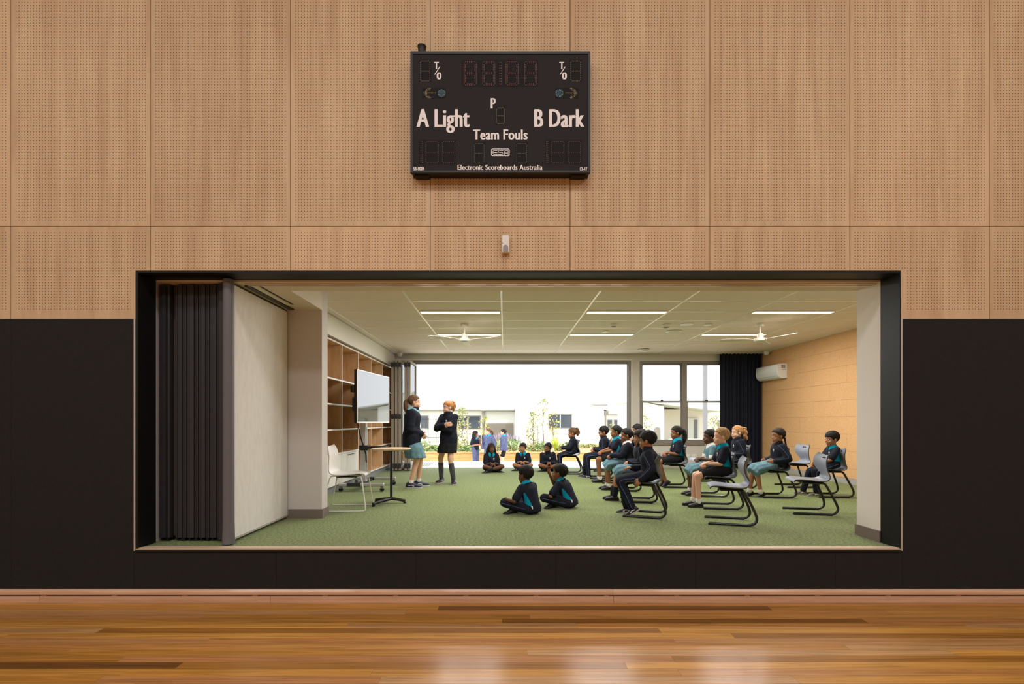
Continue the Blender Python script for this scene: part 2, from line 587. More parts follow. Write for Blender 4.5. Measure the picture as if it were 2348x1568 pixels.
MB().box((OX0 - 0.004, WY - 0.010, -0.030), (OX1 + 0.004, WY + 0.02, -0.0125)).build('sill_nosing', m_black, op)

# rest of the hall (behind the camera): side walls, back wall, ceiling
m_hallwall = mat('hall_wall_paint', (206, 190, 170), 0.7)
tag(MB().box((-9.2, -13, HF), (-9, WY + 0.2, 8)).build('wall_hall_left', m_hallwall), kind='structure')
tag(MB().box((9, -13, HF), (9.2, WY + 0.2, 8)).build('wall_hall_right', m_hallwall), kind='structure')
tag(MB().box((-9.2, -13.2, HF), (9.2, -13, 8)).build('wall_hall_back', m_hallwall), kind='structure')
tag(MB().box((-9.2, -13.2, 8), (9.2, WY + 0.2, 8.2)).build('ceiling_hall', m_hallwall), kind='structure')

# ------------------------------------------------------------------ scoreboard
SBY = 4.04
def sbx(zx): return ((920 + zx / 4.61) - 1157) * 4.04 / 1109
def sbz(zy): return 1.09 + (966 - (80 + zy / 4.61)) * 4.04 / 1109
sb = thing('scoreboard', 'black electronic basketball scoreboard mounted high on the perforated timber wall', 'scoreboard', (0, WY, 3.67))
def sbuild(mb, name, m, parent=sb, **k):
    return mb.build(name, m, parent, -V(parent.location) if parent is sb else None, **k)
m_sbface = mat('scoreboard_face', (40, 37, 39), 0.7, spec=0.2)
m_sbdark = mat('scoreboard_window', (26, 23, 24), 0.6, spec=0.15)
X0, X1, Z0, Z1 = sbx(97), sbx(2000), sbz(1455), sbz(172)
t = 0.02
fr = MB()
fr.box((X0, SBY, Z0), (X0 + t, SBY + 0.03, Z1)); fr.box((X1 - t, SBY, Z0), (X1, SBY + 0.03, Z1))
fr.box((X0 + t, SBY, Z1 - t), (X1 - t, SBY + 0.03, Z1)); fr.box((X0 + t, SBY, Z0), (X1 - t, SBY + 0.03, Z0 + t))
sbuild(fr, 'frame', m_blackflat)
sbuild(MB().box((X0 + 0.006, SBY + 0.03, Z0 + 0.006), (X1 - 0.006, WY - 0.001, Z1 - 0.006)), 'casing', m_blackflat)
sbuild(MB().box((X0 + t, SBY + 0.006, Z0 + t), (X1 - t, SBY + 0.03, Z1 - t)), 'face_panel', m_sbface)
for zx in (210, 1880):
    sbuild(MB().box((sbx(zx) - 0.06, SBY + 0.035, Z0 - 0.006), (sbx(zx) + 0.06, WY - 0.002, Z0 + 0.006)), 'mounting_bracket', m_blackflat)
sbuild(MB().lathe([(0.026, 0), (0.028, 0.01), (0.032, 0.05), (0.036, 0.078), (0.038, 0.08), (0.038, 0.086), (0.030, 0.086), (0.026, 0.04)],
                  (sbx(206), 4.10, Z1 - 0.001), 20), 'siren_horn', m_blackflat, smooth=True)
FY = SBY + 0.0055
def window(zx0, zx1, zy0, zy1):
    return sbuild(MB().box((sbx(zx0), FY - 0.0004, sbz(zy1)), (sbx(zx1), SBY + 0.01, sbz(zy0))), 'display_window', m_sbdark)
def m_dot(rgb):
    return mat('led_dot_%d_%d_%d' % rgb, rgb, 0.5)
RED = m_dot((120, 52, 50)); DRED = m_dot((84, 50, 50)); YEL = m_dot((104, 98, 62)); YELB = m_dot((150, 138, 74)); BLU = m_dot((96, 140, 160)); GRN = m_dot((84, 82, 66))
DS = 0.0036
def dot(mb, zx, zy, r=DS):
    x, z = sbx(zx), sbz(zy)
    mb.box((x - r * 0.7, FY - 0.0012, z - r), (x + r * 0.7, FY - 0.0003, z + r))
def digit(zx0, zx1, zy0, zy1, m, rowsn=1, nh=6, nv=5):
    mb = MB()
    zm = (zy0 + zy1) / 2
    for q in range(rowsn):
        off = q * 14
        for i in range(nh):
            zx = zx0 + 14 + (zx1 - zx0 - 28) * i / (nh - 1)
            for zy in (zy0 + off, zm + off - (7 if rowsn > 1 else 0), zy1 - off):
                dot(mb, zx, zy)
        for i in range(nv * 2):
            zy = zy0 + 14 + (zy1 - zy0 - 28) * i / (nv * 2 - 1)
            dot(mb, zx0 + off, zy); dot(mb, zx1 - off, zy)
    sbuild(mb, 'digit', m)['kind'] = 'stuff'
window(640, 1450, 262, 540)
for a in (665, 862, 1108, 1305):
    digit(a, a + 128, 278, 524, RED, 2, 6, 7)
cm = MB()
for i in range(9):
    for dx in (0, 14): dot(cm, 1042 + dx, 290 + i * 28)
sbuild(cm, 'colon', RED)['kind'] = 'stuff'
for a in (200, 1794):
    window(a - 14, a + 116, 258, 492); digit(a, a + 102, 272, 482, YEL)
window(994, 1104, 756, 942); digit(1006, 1092, 768, 932, YEL)
for a in (772, 1222):
    window(a - 12, a + 116, 1132, 1362); digit(a, a + 104, 1146, 1350, GRN)
for a, q in ((200, 0), (1530, 0)):
    window(a - 12, a + 380, 1104, 1360)
    mb = MB()
    for i in range(11):
        for dx in (0, 14): dot(mb, a + 6 + dx, 1124 + i * 22)
    sbuild(mb, 'digit', DRED)['kind'] = 'stuff'
    for b in (a + 60, a + 236): digit(b, b + 130, 1122, 1348, DRED)
for s_, cx in ((-1, 345), (1, 1752)):
    window(cx - 124, cx + 124, 552, 664)
    mb = MB()
    for i in range(8):
        f = i / 7.0
        for w_ in range(3):
            dot(mb, cx + s_ * (110 - 46 * abs(f - 0.5) * 2 - w_ * 13), 560 + 100 * f)
    for i in range(7): dot(mb, cx + s_ * (66 - i * 13), 610)
    sbuild(mb, 'arrow', YELB)['kind'] = 'stuff'
    mb = MB()
    for r_, n_ in ((0, 1), (14, 6), (28, 12), (38, 16)):
        for i in range(n_):
            an = 2 * PI * i / n_
            dot(mb, cx - s_ * 80 + r_ * math.cos(an), 610 + r_ * math.sin(an))
    sbuild(mb, 'round_lamp', BLU)['kind'] = 'stuff'

m_letter = mat('white_lettering', (244, 240, 242), 0.6)
def text_mesh(txt, bold):
    cu = bpy.data.curves.new('lettering', 'FONT')
    cu.body = txt
    cu.offset = bold
    cu.resolution_u = 3
    cu.space_character = 1.06
    ob = bpy.data.objects.new('lettering', cu)
    COL.objects.link(ob)
    dg = bpy.context.evaluated_depsgraph_get()
    me = bpy.data.meshes.new_from_object(ob.evaluated_get(dg))
    bpy.data.objects.remove(ob); bpy.data.curves.remove(cu)
    return me
def lettering(txt, zx0, zx1, zcap, zbase, bold=0.03, m=None, name='lettering', yo=0.0012):
    me = text_mesh(txt, 0.0)
    hm = text_mesh('H', 0.0)
    lo = min(v.co.y for v in hm.vertices); hi = max(v.co.y for v in hm.vertices)
    x0 = min(v.co.x for v in me.vertices); x1 = max(v.co.x for v in me.vertices)
    kz = (sbz(zcap) - sbz(zbase)) / (hi - lo)
    bw_ = bold * kz
    kx = (sbx(zx1) - sbx(zx0) - 2 * bw_) / (x1 - x0)
    mb = MB()
    fs_ = [tuple(p.vertices) for p in me.polygons]
    for i, (dx, dz) in enumerate(((-1, 0), (-0.5, 0), (0, 0), (0.5, 0), (1, 0))):      # heavy strokes
        mb.add([V((sbx(zx0) + bw_ + (v.co.x - x0) * kx + dx * bw_, FY - yo - i * 0.00004, sbz(zbase) + (v.co.y - lo) * kz)) for v in me.vertices], fs_)
    return sbuild(mb, name, m or m_letter)
lettering('A Light', 160, 724, 782, 968)
lettering('B Dark', 1406, 1938, 782, 968)
lettering('Team Fouls', 758, 1336, 996, 1102)
lettering('P', 946, 998, 664, 774)
for a in (345, 1672):
    lettering('T', a, a + 52, 282, 354); lettering('0', a + 28, a + 80, 392, 466, 0.045)
    sl = MB()
    p0 = (a + 62, 330); p1 = (a + 8, 416)
    sl.add([(sbx(p0[0] - 5), FY - 0.0012, sbz(p0[1])), (sbx(p0[0] + 5), FY - 0.0012, sbz(p0[1])), (sbx(p1[0] + 5), FY - 0.0012, sbz(p1[1])), (sbx(p1[0] - 5), FY - 0.0012, sbz(p1[1]))], [(0, 1, 2, 3)])
    sbuild(sl, 'slash', m_letter)
lettering('Electronic Scoreboards Australia', 594, 1494, 1368, 1422, 0.03)
lettering('SB-8004', 126, 244, 1392, 1428, 0.03)
lettering('Ch-17', 1888, 1968, 1396, 1430, 0.03)
# maker's badge: rounded outline with three letters
def rrect(x0, x1, z0, z1, r, n=5):
    o = []
    for cx, cz, a0 in ((x1 - r, z1 - r, 0), (x0 + r, z1 - r, 90), (x0 + r, z0 + r, 180), (x1 - r, z0 + r, 270)):
        for i in range(n + 1):
            a = math.radians(a0 + 90 * i / n)
            o.append((cx + r * math.cos(a), cz + r * math.sin(a)))
    return o
oa = rrect(sbx(950), sbx(1146), sbz(1278), sbz(1198), 0.012); ob_ = rrect(sbx(957), sbx(1139), sbz(1271), sbz(1205), 0.009)
lg = MB(); n = len(oa)
lg.add([(x, FY - 0.0012, z) for x, z in oa] + [(x, FY - 0.0012, z) for x, z in ob_], [(i, (i + 1) % n, n + (i + 1) % n, n + i) for i in range(n)])
sbuild(lg, 'badge_outline', m_letter)
# badge letters: stroked shapes
bl = MB()
def stroke(pts, w=0.0052):
    for (ax, az), (bx_, bz) in zip(pts, pts[1:]):
        a = V((sbx(ax), 0, sbz(az))); b = V((sbx(bx_), 0, sbz(bz)))
        d = (b - a).normalized(); nn = V((-d.z, 0, d.x)) * (w / 2); a -= d * w / 2; b += d * w / 2
        bl.add([(q.x, FY - 0.0013, q.z) for q in (a + nn, a - nn, b - nn, b + nn)], [(0, 1, 2, 3)])
stroke([(1014, 1217), (978, 1217), (966, 1230), (966, 1248), (978, 1260), (1014, 1260)]); stroke([(968, 1239), (1012, 1239)])
stroke([(1076, 1217), (1030, 1217), (1026, 1228), (1032, 1238), (1070, 1238), (1076, 1250), (1070, 1260), (1026, 1260)])
stroke([(1090, 1260), (1090, 1228), (1102, 1217), (1130, 1217), (1130, 1260)]); stroke([(1090, 1244), (1130, 1244)])
sbuild(bl, 'badge_letters', m_letter)

# motion sensor on the timber above the opening
ms = thing('motion_sensor', 'small white motion sensor box on the timber panel above the opening', 'sensor', (0.009, WY, 2.60))
MB().box((-0.032, -0.045, -0.075), (0.032, -0.001, 0.072)).build('housing', m_ac, ms, bevel=0.006)
MB().prism([(-0.022, -0.07), (0.022, -0.07), (0.022, -0.03), (0.014, -0.016), (0, -0.011), (-0.014, -0.016), (-0.022, -0.03)], -0.0475, -0.044, 'Y').build('lens', mat('sensor_lens', (150, 148, 152), 0.3), ms)
MB().box((-0.027, -0.0465, 0.0), (-0.022, -0.0445, 0.005)).build('indicator', m_blackflat, ms)
# ------------------------------------------------------------------ classroom shell
BY = 11.34       # inner face of the back wall
RX = 5.99        # cork wall
LX = -3.05       # wall behind the shelves
CZ = 2.67        # ceiling
SZ = 2.345       # soffit by the hall
floor = tag(MB().box((-3.3, WY + 0.06, -0.15), (6.2, BY + 0.13, 0.0)).build('floor', m_carpet), kind='structure')
tag(MB().box((LX - 0.2, 5.62, 0), (LX, BY + 0.2, CZ)).build('wall_left', m_wall), kind='structure')
tag(MB().box((LX, 5.62, 2.362), (-2.57, BY, CZ)).build('wall_left_bulkhead', m_white), kind='structure')
# nib wall that ends the partition pocket
nib = MB()
nib.box((-3.25, 5.445, 0), (-2.057, 5.62, CZ)); nib.box((-3.25, D1, 0), (OX0 + 0.001, 5.445, CZ))
tag(nib.build('wall_pocket', mat('wall_paint_warm', (210, 205, 204), 0.7)), kind='structure')
b = MB(); b.box((-2.43, 5.433, 0), (-2.045, 5.445, 0.102)); b.box((-2.057, 5.445, 0), (-2.045, 5.63, 0.102))
tag(b.build('baseboard_pocket', m_base), kind='structure')
# pier on the right
tag(MB().box((OX1 - 0.008, D1, 0), (6.2, 4.65, CZ)).build('wall_pier_right', m_wall), kind='structure')
b = MB(); b.box((OX1 - 0.020, D1, 0), (OX1 - 0.008, 4.662, 0.102)); b.box((OX1 - 0.008, 4.65, 0), (RX, 4.662, 0.102))
tag(b.build('baseboard_pier', m_base), kind='structure')
# soffit over the opening and over the pocket, its vertical faces up to the ceiling
sf = MB(); sf.box((OX0, D1, SZ), (OX1, 4.65, CZ)); sf.box((OX0, 4.65, SZ), (-2.057, 5.445, CZ))
tag(sf.build('ceiling_soffit', mat('soffit_paint', (222, 212, 198), 0.6)), kind='structure')
# partition track in the soffit
tr = thing('trim_2', None, None, kind='structure')
MB().box((-2.36, 4.385, SZ - 0.012), (OX1 - 0.02, 4.40, SZ)).build('track_lip', m_track, tr)
MB().box((-2.36, 4.44, SZ - 0.012), (OX1 - 0.02, 4.455, SZ)).build('track_lip', m_track, tr)
MB().box((-2.36, 4.40, SZ - 0.004), (OX1 - 0.02, 4.44, SZ)).build('track_web', m_track, tr)
MB().box((-2.40, 4.46, SZ - 0.014), (-2.35, 5.40, SZ)).build('pocket_track', m_charcoal, tr)
MB().box((-2.345, 4.46, SZ - 0.006), (-2.30, 5.2, SZ)).build('pocket_track_lip', m_white, tr)
MB().box((-2.28, 4.46, SZ - 0.005), (-2.262, 5.18, SZ)).build('pocket_slot', m_blackflat, tr)

# ceiling: slab, tiles and grid rails as parts
ceil = tag(MB().box((-3.3, 4.65, CZ + 0.012), (6.2, BY + 0.2, CZ + 0.3)).build('ceiling', m_tile), kind='structure')
tile = MB().box((-0.588, -0.288, -0.006), (0.588, 0.288, 0.006)).mesh('ceiling_tile', m_tile)
gx = [-2.44 + 1.2 * i for i in range(8)]
gy = [5.176 + 0.6 * i for i in range(11)]
def clipbox(name, x0, x1, y0, y1, z0, z1, m, par):
    if x1 - x0 > 0.02 and y1 - y0 > 0.005:
        bx(name, (x0, y0, z0), (x1, y1, z1), m, par)
for i in range(-1, len(gx)):
    x0 = gx[i] if i >= 0 else -2.57
    x1 = gx[i + 1] if i + 1 < len(gx) else RX
    for j in range(-1, len(gy)):
        y0 = gy[j] if j >= 0 else 4.65
        y1 = gy[j + 1] if j + 1 < len(gy) else BY
        if abs(x1 - x0 - 1.2) < 1e-6 and abs(y1 - y0 - 0.6) < 1e-6:
            link('ceiling_tile', tile, ceil, ((x0 + x1) / 2, (y0 + y1) / 2, CZ + 0.006))
        else:
            clipbox('ceiling_tile', x0 + 0.012, x1 - 0.012, y0 + 0.012, y1 - 0.012, CZ, CZ + 0.012, m_tile, ceil)
for x in gx:
    bx('grid_rail', (x - 0.012, 4.65, CZ - 0.003), (x + 0.012, BY, CZ + 0.011), m_rail, ceil)
for yy in gy:
    bx('grid_rail', (-2.57, yy - 0.012, CZ - 0.0025), (RX, yy + 0.012, CZ + 0.010), m_rail, ceil)

# cork wall, tiles as parts
wr = tag(MB().box((RX, 4.65, 0), (RX + 0.2, BY + 0.2, CZ)).build('wall_right', mat('cork_joint', (186, 138, 92), 0.9)), kind='structure')
ch, cw = 0.3, 0.9
r = 0
z = CZ
while z > 0.1:
    z0 = max(z - ch, 0.1)
    y = 4.65 - (0.45 if r % 2 else 0.0) + 0.2
    while y < BY:
        a, b_ = max(y, 4.66), min(y + cw, BY)
        if b_ - a > 0.03:
            bx('cork_tile', (RX - 0.010, a + 0.0012, z0 + 0.0012), (RX, b_ - 0.0012, z - 0.0012), m_cork, wr)
        y += cw
    z = z0; r += 1
tag(MB().box((RX - 0.016, 4.66, 0), (RX - 0.001, BY, 0.098)).build('baseboard_right', mat('grey_skirting', (172, 166, 162), 0.5)), kind='structure')

# back wall around the door opening and the window
DX0, DX1, DZ = -2.68, 2.965, 2.52      # bi-fold opening
WX0, WX1, WZ0, WZ1 = 3.17, 5.72, 0.57, 2.505
T = 0.16
bw = MB()
bw.box((-3.25, BY, -0.15), (DX0, BY + T, CZ + 0.3))
bw.box((DX0, BY, DZ), (DX1, BY + T, CZ + 0.3))
bw.box((DX1, BY, -0.15), (WX0, BY + T, CZ + 0.3))
bw.box((WX0, BY, -0.15), (WX1, BY + T, WZ0))
bw.box((WX0, BY, WZ1), (WX1, BY + T, CZ + 0.3))
bw.box((WX1, BY, -0.15), (RX + 0.2, BY + T, CZ + 0.3))
tag(bw.build('wall_back', m_wallgrey), kind='structure')
tag(MB().box((DX1 + 0.02, BY - 0.012, 0), (RX - 0.02, BY - 0.001, 0.098)).build('baseboard_back', mat('grey_skirting', (172, 166, 162), 0.5)), kind='structure')

# bi-fold door frame
d1 = thing('door_1', None, None, kind='structure')
fw = 0.06
MB().box((DX1 - fw, BY - 0.01, 0.0), (DX1 - 0.001, BY + T - 0.01, DZ - 0.001)).build('door_jamb', m_frame, d1)
MB().box((DX1 - fw - 0.02, BY + 0.05, 0.0), (DX1 - fw, BY + 0.09, DZ - fw)).build('door_stop', m_frame, d1)
MB().box((DX0 + 0.001, BY - 0.01, 0.0), (DX0 + fw, BY + T - 0.01, DZ - 0.001)).build('door_jamb', m_frame, d1)
MB().box((DX0 + fw, BY - 0.01, DZ - 0.045), (DX1 - fw, BY + T - 0.01, DZ - 0.001)).build('head_frame', m_frame, d1)
MB().box((DX0 + fw, BY + 0.03, DZ - 0.085), (DX1 - fw, BY + 0.10, DZ - 0.045)).build('head_track', m_frame, d1)
MB().box((DX0 + fw, BY + 0.0, -0.01), (DX1 - fw, BY + T, 0.004)).build('threshold', m_alu, d1)
# architrave line in light paint
ar = MB(); ar.box((DX1, BY - 0.012, 0), (DX1 + 0.03, BY, DZ + 0.03)); ar.box((DX0, BY - 0.012, DZ), (DX1, BY, DZ + 0.03))
ar.build('architrave', m_white, d1)

# folded bi-fold leaves inside the room, each a leaf of the door
def leaf(x, y0, y1, th=0.05):
    o = thing('door_leaf', None, None)
    del_keys = [k for k in o.keys()]
    o.parent = d1
    z0, z1 = 0.02, DZ - 0.09
    st = 0.055
    f = MB()
    f.box((x, y0, z0), (x + th, y0 + st, z1)); f.box((x, y1 - st, z0), (x + th, y1, z1))
    f.box((x, y0 + st, z1 - st), (x + th, y1 - st, z1)); f.box((x, y0 + st, z0), (x + th, y1 - st, z0 + st * 1.3))
    f.build('leaf_frame', mat('leaf_powdercoat', (162, 150, 136), 0.45), o)
    MB().box((x + th * 0.4, y0 + st, z0 + st * 1.3), (x + th * 0.6, y1 - st, z1 - st)).build('pane', m_glass, o)
    for zz in (0.12, 1.2, 2.33):
        MB().box((x - 0.006, y0 - 0.016, zz - 0.05), (x + th + 0.006, y0 - 0.001, zz + 0.05)).build('hinge', m_charcoal, o)
for x in (-2.485, -2.405, -2.325, -2.195, -2.115):
    leaf(x, 10.60, 11.36)

# double-hung windows
def dh_window(n, x0, x1):
    w = thing('window_%d' % n, None, None, kind='structure')
    f = MB(); t_ = 0.055; ya, yb = BY - 0.01, BY + 0.11
    f.box((x0, ya, WZ0), (x0 + t_, yb, WZ1)); f.box((x1 - t_, ya, WZ0), (x1, yb, WZ1))
    f.box((x0 + t_, ya, WZ1 - t_), (x1 - t_, yb, WZ1)); f.box((x0 + t_, ya, WZ0), (x1 - t_, yb, WZ0 + t_))
    f.build('window_frame', m_frame, w)
    zm = 1.55
    a, b_ = x0 + t_, x1 - t_
    for nm, za, zb, yy in (('lower_sash', WZ0 + t_, zm + 0.02, BY + 0.02), ('upper_sash', zm - 0.02, WZ1 - t_, BY + 0.06)):
        s_ = MB(); q = 0.028
        s_.box((a, yy, za), (a + q, yy + 0.035, zb)); s_.box((b_ - q, yy, za), (b_, yy + 0.035, zb))
        s_.box((a + q, yy, zb - 0.038), (b_ - q, yy + 0.035, zb)); s_.box((a + q, yy, za), (b_ - q, yy + 0.035, za + 0.038))
        so = s_.build(nm, m_frame, w)
        MB().box((a + q, yy + 0.014, za + 0.038), (b_ - q, yy + 0.020, zb - 0.038)).build('pane', m_glass, so)
    MB().box(((a + b_) / 2 - 0.03, BY + 0.005, zm + 0.02), ((a + b_) / 2 + 0.03, BY + 0.035, zm + 0.045)).build('sash_latch', m_blackflat, w, bevel=0.005)
    return w
dh_window(1, WX0, 4.22)
dh_window(2, 4.22, 5.27)
bx('wall_back_infill', (5.27, BY, WZ0), (WX1, BY + T, WZ1), m_wallgrey, kind='structure')
tag(MB().box((WX0 - 0.03, BY - 0.035, WZ0 - 0.03), (5.3, BY + 0.0, WZ0)).build('trim_3', m_frame), kind='structure')

# curtain bunched in the corner
cu = MB(); pa = []; n = 150
for i in range(n + 1):
    f = i / n
    x = 4.995 + 0.96 * f
    y = 11.20 + 0.035 * math.sin(f * 2 * PI * 11) + 0.012 * math.sin(f * 2 * PI * 4.3 + 1)
    pa.append((x, y))
zs = [0.02, 0.6, 1.3, 2.0, 2.66]
vs_, fs_ = [], []
for off in (0.0, 0.006):
    for zz in zs:
        for i, (x, y) in enumerate(pa):
            sw = 0.008 * math.sin(zz * 2.1 + i * 0.13)
            vs_.append((x + sw * 0.4, y + off + sw * (1 - zz / 2.66), zz))
w_ = n + 1; L_ = len(zs) * w_
for k in range(2):
    for j in range(len(zs) - 1):
        for i in range(n):
            a = k * L_ + j * w_ + i
            fs_.append((a, a + 1, a + 1 + w_, a + w_))
for j in range(len(zs) - 1):
    for i in (0, n):
        a = j * w_ + i
        fs_.append((a, a + w_, a + w_ + L_, a + L_))
cu.add(vs_, fs_)
cr_ = thing('curtain', 'floor-length navy curtain gathered in the corner beside the windows', 'curtain', (0, 0, 0))
cu.build('curtain_fabric', m_navy, cr_, smooth=True, ang=80)
MB().box((3.6, 11.20, 2.655), (5.97, 11.23, 2.669)).build('curtain_rail', m_white, cr_)

# wall air conditioner
ac = thing('air_conditioner', 'white split-system air conditioner high on the cork wall beside the curtain', 'air conditioner', (RX - 0.010, 10.66, 2.16))
prof = []
for i in range(7):
    a = PI / 2 * i / 6
    prof.append((-0.16 - 0.05 * math.sin(a), -0.10 - 0.055 * math.cos(a) + 0.0))
prof = [(0.0, 0.155), (-0.19, 0.150), (-0.212, 0.13), (-0.216, -0.02), (-0.200, -0.085), (-0.165, -0.135), (-0.11, -0.155), (0.0, -0.150)]
MB().prism(prof, -0.44, 0.44, 'Y').build('casing', m_ac, ac, bevel=0.006, smooth=True, ang=35)
MB().box((-0.20, -0.40, -0.118), (-0.13, 0.40, -0.106), rot=Matrix.Rotation(math.radians(38), 3, 'Y')).build('louvre', mat('ac_louvre', (206, 206, 204), 0.4), ac)
MB().box((-0.13, -0.4415, 0.055), (-0.05, -0.4402, 0.125)).build('energy_sticker', mat('sticker_grey', (128, 110, 106), 0.6, rgb2=(196, 186, 180), nscale=(90, 90, 60)), ac)
MB().box((-0.12, -0.4415, 0.02), (-0.03, -0.4402, 0.028)).build('printed_line', mat('print_grey', (140, 136, 134), 0.6), ac)

# power outlets below the window
for x in (4.27, 4.44):
    po = thing('power_outlet', 'double power outlet under the right window, %s of the pair' % ('nearer the doors' if x < 4.3 else 'nearer the curtain'), 'outlet', (x, BY, 0.28), group='outlets under the window')
    MB().box((-0.06, -0.012, -0.036), (0.06, -0.001, 0.036)).build('faceplate', m_ac, po, bevel=0.003)
    for dx in (-0.03, 0.03):
        MB().box((dx - 0.010, -0.015, -0.018), (dx + 0.010, -0.011, 0.004)).build('socket', m_wallgrey, po)
        MB().box((dx - 0.005, -0.016, 0.012), (dx + 0.005, -0.011, 0.026)).build('switch', m_wallgrey, po)

# ------------------------------------------------------------------ ceiling fittings
def led(x, yy, lab):
    o = thing('ceiling_light', lab, 'light', (x, yy, CZ), group='recessed linear ceiling lights')
    MB().box((-0.575, -0.062, -0.010), (0.575, 0.062, -0.0035)).build('housing', m_rail, o)
    MB().box((-0.565, -0.045, -0.0135), (0.565, 0.045, -0.0105)).build('diffuser', m_led, o)
    ld = bpy.data.lights.new('led_light', 'AREA')
    ld.shape = 'RECTANGLE'; ld.size = 1.12; ld.size_y = 0.09; ld.energy = LED_W; ld.color = (1.0, 0.965, 0.92)
    lo = bpy.data.objects.new('led_light', ld); COL.objects.link(lo); lo.parent = o; lo.location = (0, 0, -0.016)
LED_W = 46.0
for i, x in enumerate((-0.64, 1.76, 4.16)):
    led(x, 6.976, ('left light strip of the ceiling row nearer the hall', 'middle light strip of the ceiling row nearer the hall', 'right light strip of the ceiling row nearer the hall')[i])
    led(x, 8.776, ('light strip behind the left ceiling fan', 'middle light strip of the ceiling row nearer the windows', 'light strip partly behind the right ceiling fan')[i])

def fan(x, yy, ang, lab):
    o = thing('ceiling_fan', lab, 'ceiling fan', (x, yy, CZ), group='ceiling fans')
    m = mat('fan_white', (222, 218, 204), 0.4)
    MB().lathe([(0.01, 0.0), (0.06, 0.0), (0.062, -0.03), (0.055, -0.055), (0.02, -0.06), (0.012, -0.06)], (0, 0, 0), 24).build('canopy', m, o, smooth=True)
    MB().tube([(0, 0, -0.055), (0, 0, -0.18)], 0.012, 10).build('down_rod', m, o)
    MB().lathe([(0.014, -0.16), (0.04, -0.165), (0.046, -0.21), (0.05, -0.235), (0.088, -0.245), (0.094, -0.265), (0.09, -0.285), (0.06, -0.30), (0.03, -0.305), (0.005, -0.306)], (0, 0, 0), 28).build('motor', m, o, smooth=True)
    for k in range(3):
        a = math.radians(ang + 120 * k)
        R = Matrix.Rotation(a, 3, 'Z'); P = Matrix.Rotation(math.radians(11), 3, 'X')
        mb = MB()
        out = [(0.16, -0.045), (0.3, -0.058), (0.52, -0.062), (0.60, -0.050), (0.625, -0.02), (0.625, 0.02), (0.60, 0.050), (0.5, 0.058), (0.3, 0.05), (0.16, 0.04)]
        rr = [[R @ (P @ V((q[0], q[1], zz))) + V((0, 0, -0.262)) for q in out] for zz in (-0.003, 0.003)]
        mb.rings(rr)
        bl_ = mb.build('blade', m, o)
        br = MB()
        rr = [[R @ (P @ V((q[0], q[1], zz))) + V((0, 0, -0.258)) for q in ((0.07, -0.014), (0.2, -0.026), (0.21, 0.0), (0.2, 0.026), (0.07, 0.014))] for zz in (-0.0085, -0.0035)]
        br.rings(rr).build('blade_bracket', m, bl_)
    return o
fan(-0.65, 7.82, 90, 'white three-blade ceiling fan on the left of the room')
fan(4.12, 7.79, -68, 'white three-blade ceiling fan on the right, near the cork wall')

def disc(name, x, yy, prof, lab, cat, m=m_ac, extra=None):
    o = thing(name, lab, cat, (x, yy, CZ))
    MB().lathe(prof, (0, 0, 0), 24).build('body', m, o, smooth=True)
    if extra:
        MB().lathe(extra[0], (0, 0, 0), 18).build(extra[1], extra[2], o, smooth=True)
    return o
m_sens = mat('sensor_shade', (150, 144, 132), 0.4)
def cpos(px, py):
    d = (CZ - 1.09) * 1109 / (966 - py)
    return ((px - 1157) * d / 1109, d)
lowp = [(0.0, -0.002), (0.06, -0.002), (0.062, -0.012), (0.055, -0.02), (0.0, -0.022)]
domep = [(0.03, -0.002), (0.052, -0.002), (0.05, -0.02), (0.044, -0.036), (0.025, -0.048), (0.0, -0.05)]
for px, py, nm, pf, lab, cat, ex in (
    (1407, 743, 'motion_detector', domep, 'small domed detector on the ceiling above the nearer middle light', 'sensor', ([(0.03, -0.03), (0.045, -0.036), (0.026, -0.0485), (0, -0.0505)], 'lens', m_sens)),
    (1388, 759, 'downlight', lowp, 'small round fitting in front of the farther middle ceiling light', 'light', None),
    (1527, 744, 'motion_detector', [(q[0] * 1.25, q[1] * 1.2) for q in domep], 'larger domed detector right of the middle light strips', 'sensor', ([(0.04, -0.036), (0.057, -0.043), (0.033, -0.058), (0, -0.0605)], 'lens', m_sens)),
    (1575, 743, 'ceiling_disc', [(q[0] * 1.7, q[1] * 0.6) for q in lowp], 'flat white disc on the ceiling between domed detector and small fitting', 'speaker', None),
    (1624, 743, 'downlight', lowp, 'small round fitting on the ceiling left of the right fan', 'light', None),
    (1545, 759, 'ceiling_speaker', [(q[0] * 2.2, q[1] * 0.9) for q in lowp], 'large round white ceiling speaker beneath the detector row', 'speaker', ([(0.0, -0.021), (0.1, -0.0205), (0.1, -0.022), (0.0, -0.023)], 'grille', m_tile)),
    (1476, 800, 'smoke_detector', [(0.0, -0.002), (0.1, -0.002), (0.11, -0.012), (0.105, -0.03), (0.085, -0.038), (0.08, -0.05), (0.05, -0.058), (0.0, -0.06)], 'round smoke alarm on the ceiling in front of the window wall', 'smoke alarm', ([(0.07, -0.002), (0.12, -0.002), (0.122, -0.008), (0.07, -0.01)], 'base_ring', m_sens)),
    ):
    x, d = cpos(px, py)
    disc(nm, x, d, pf, lab, cat, m_ac, ex)
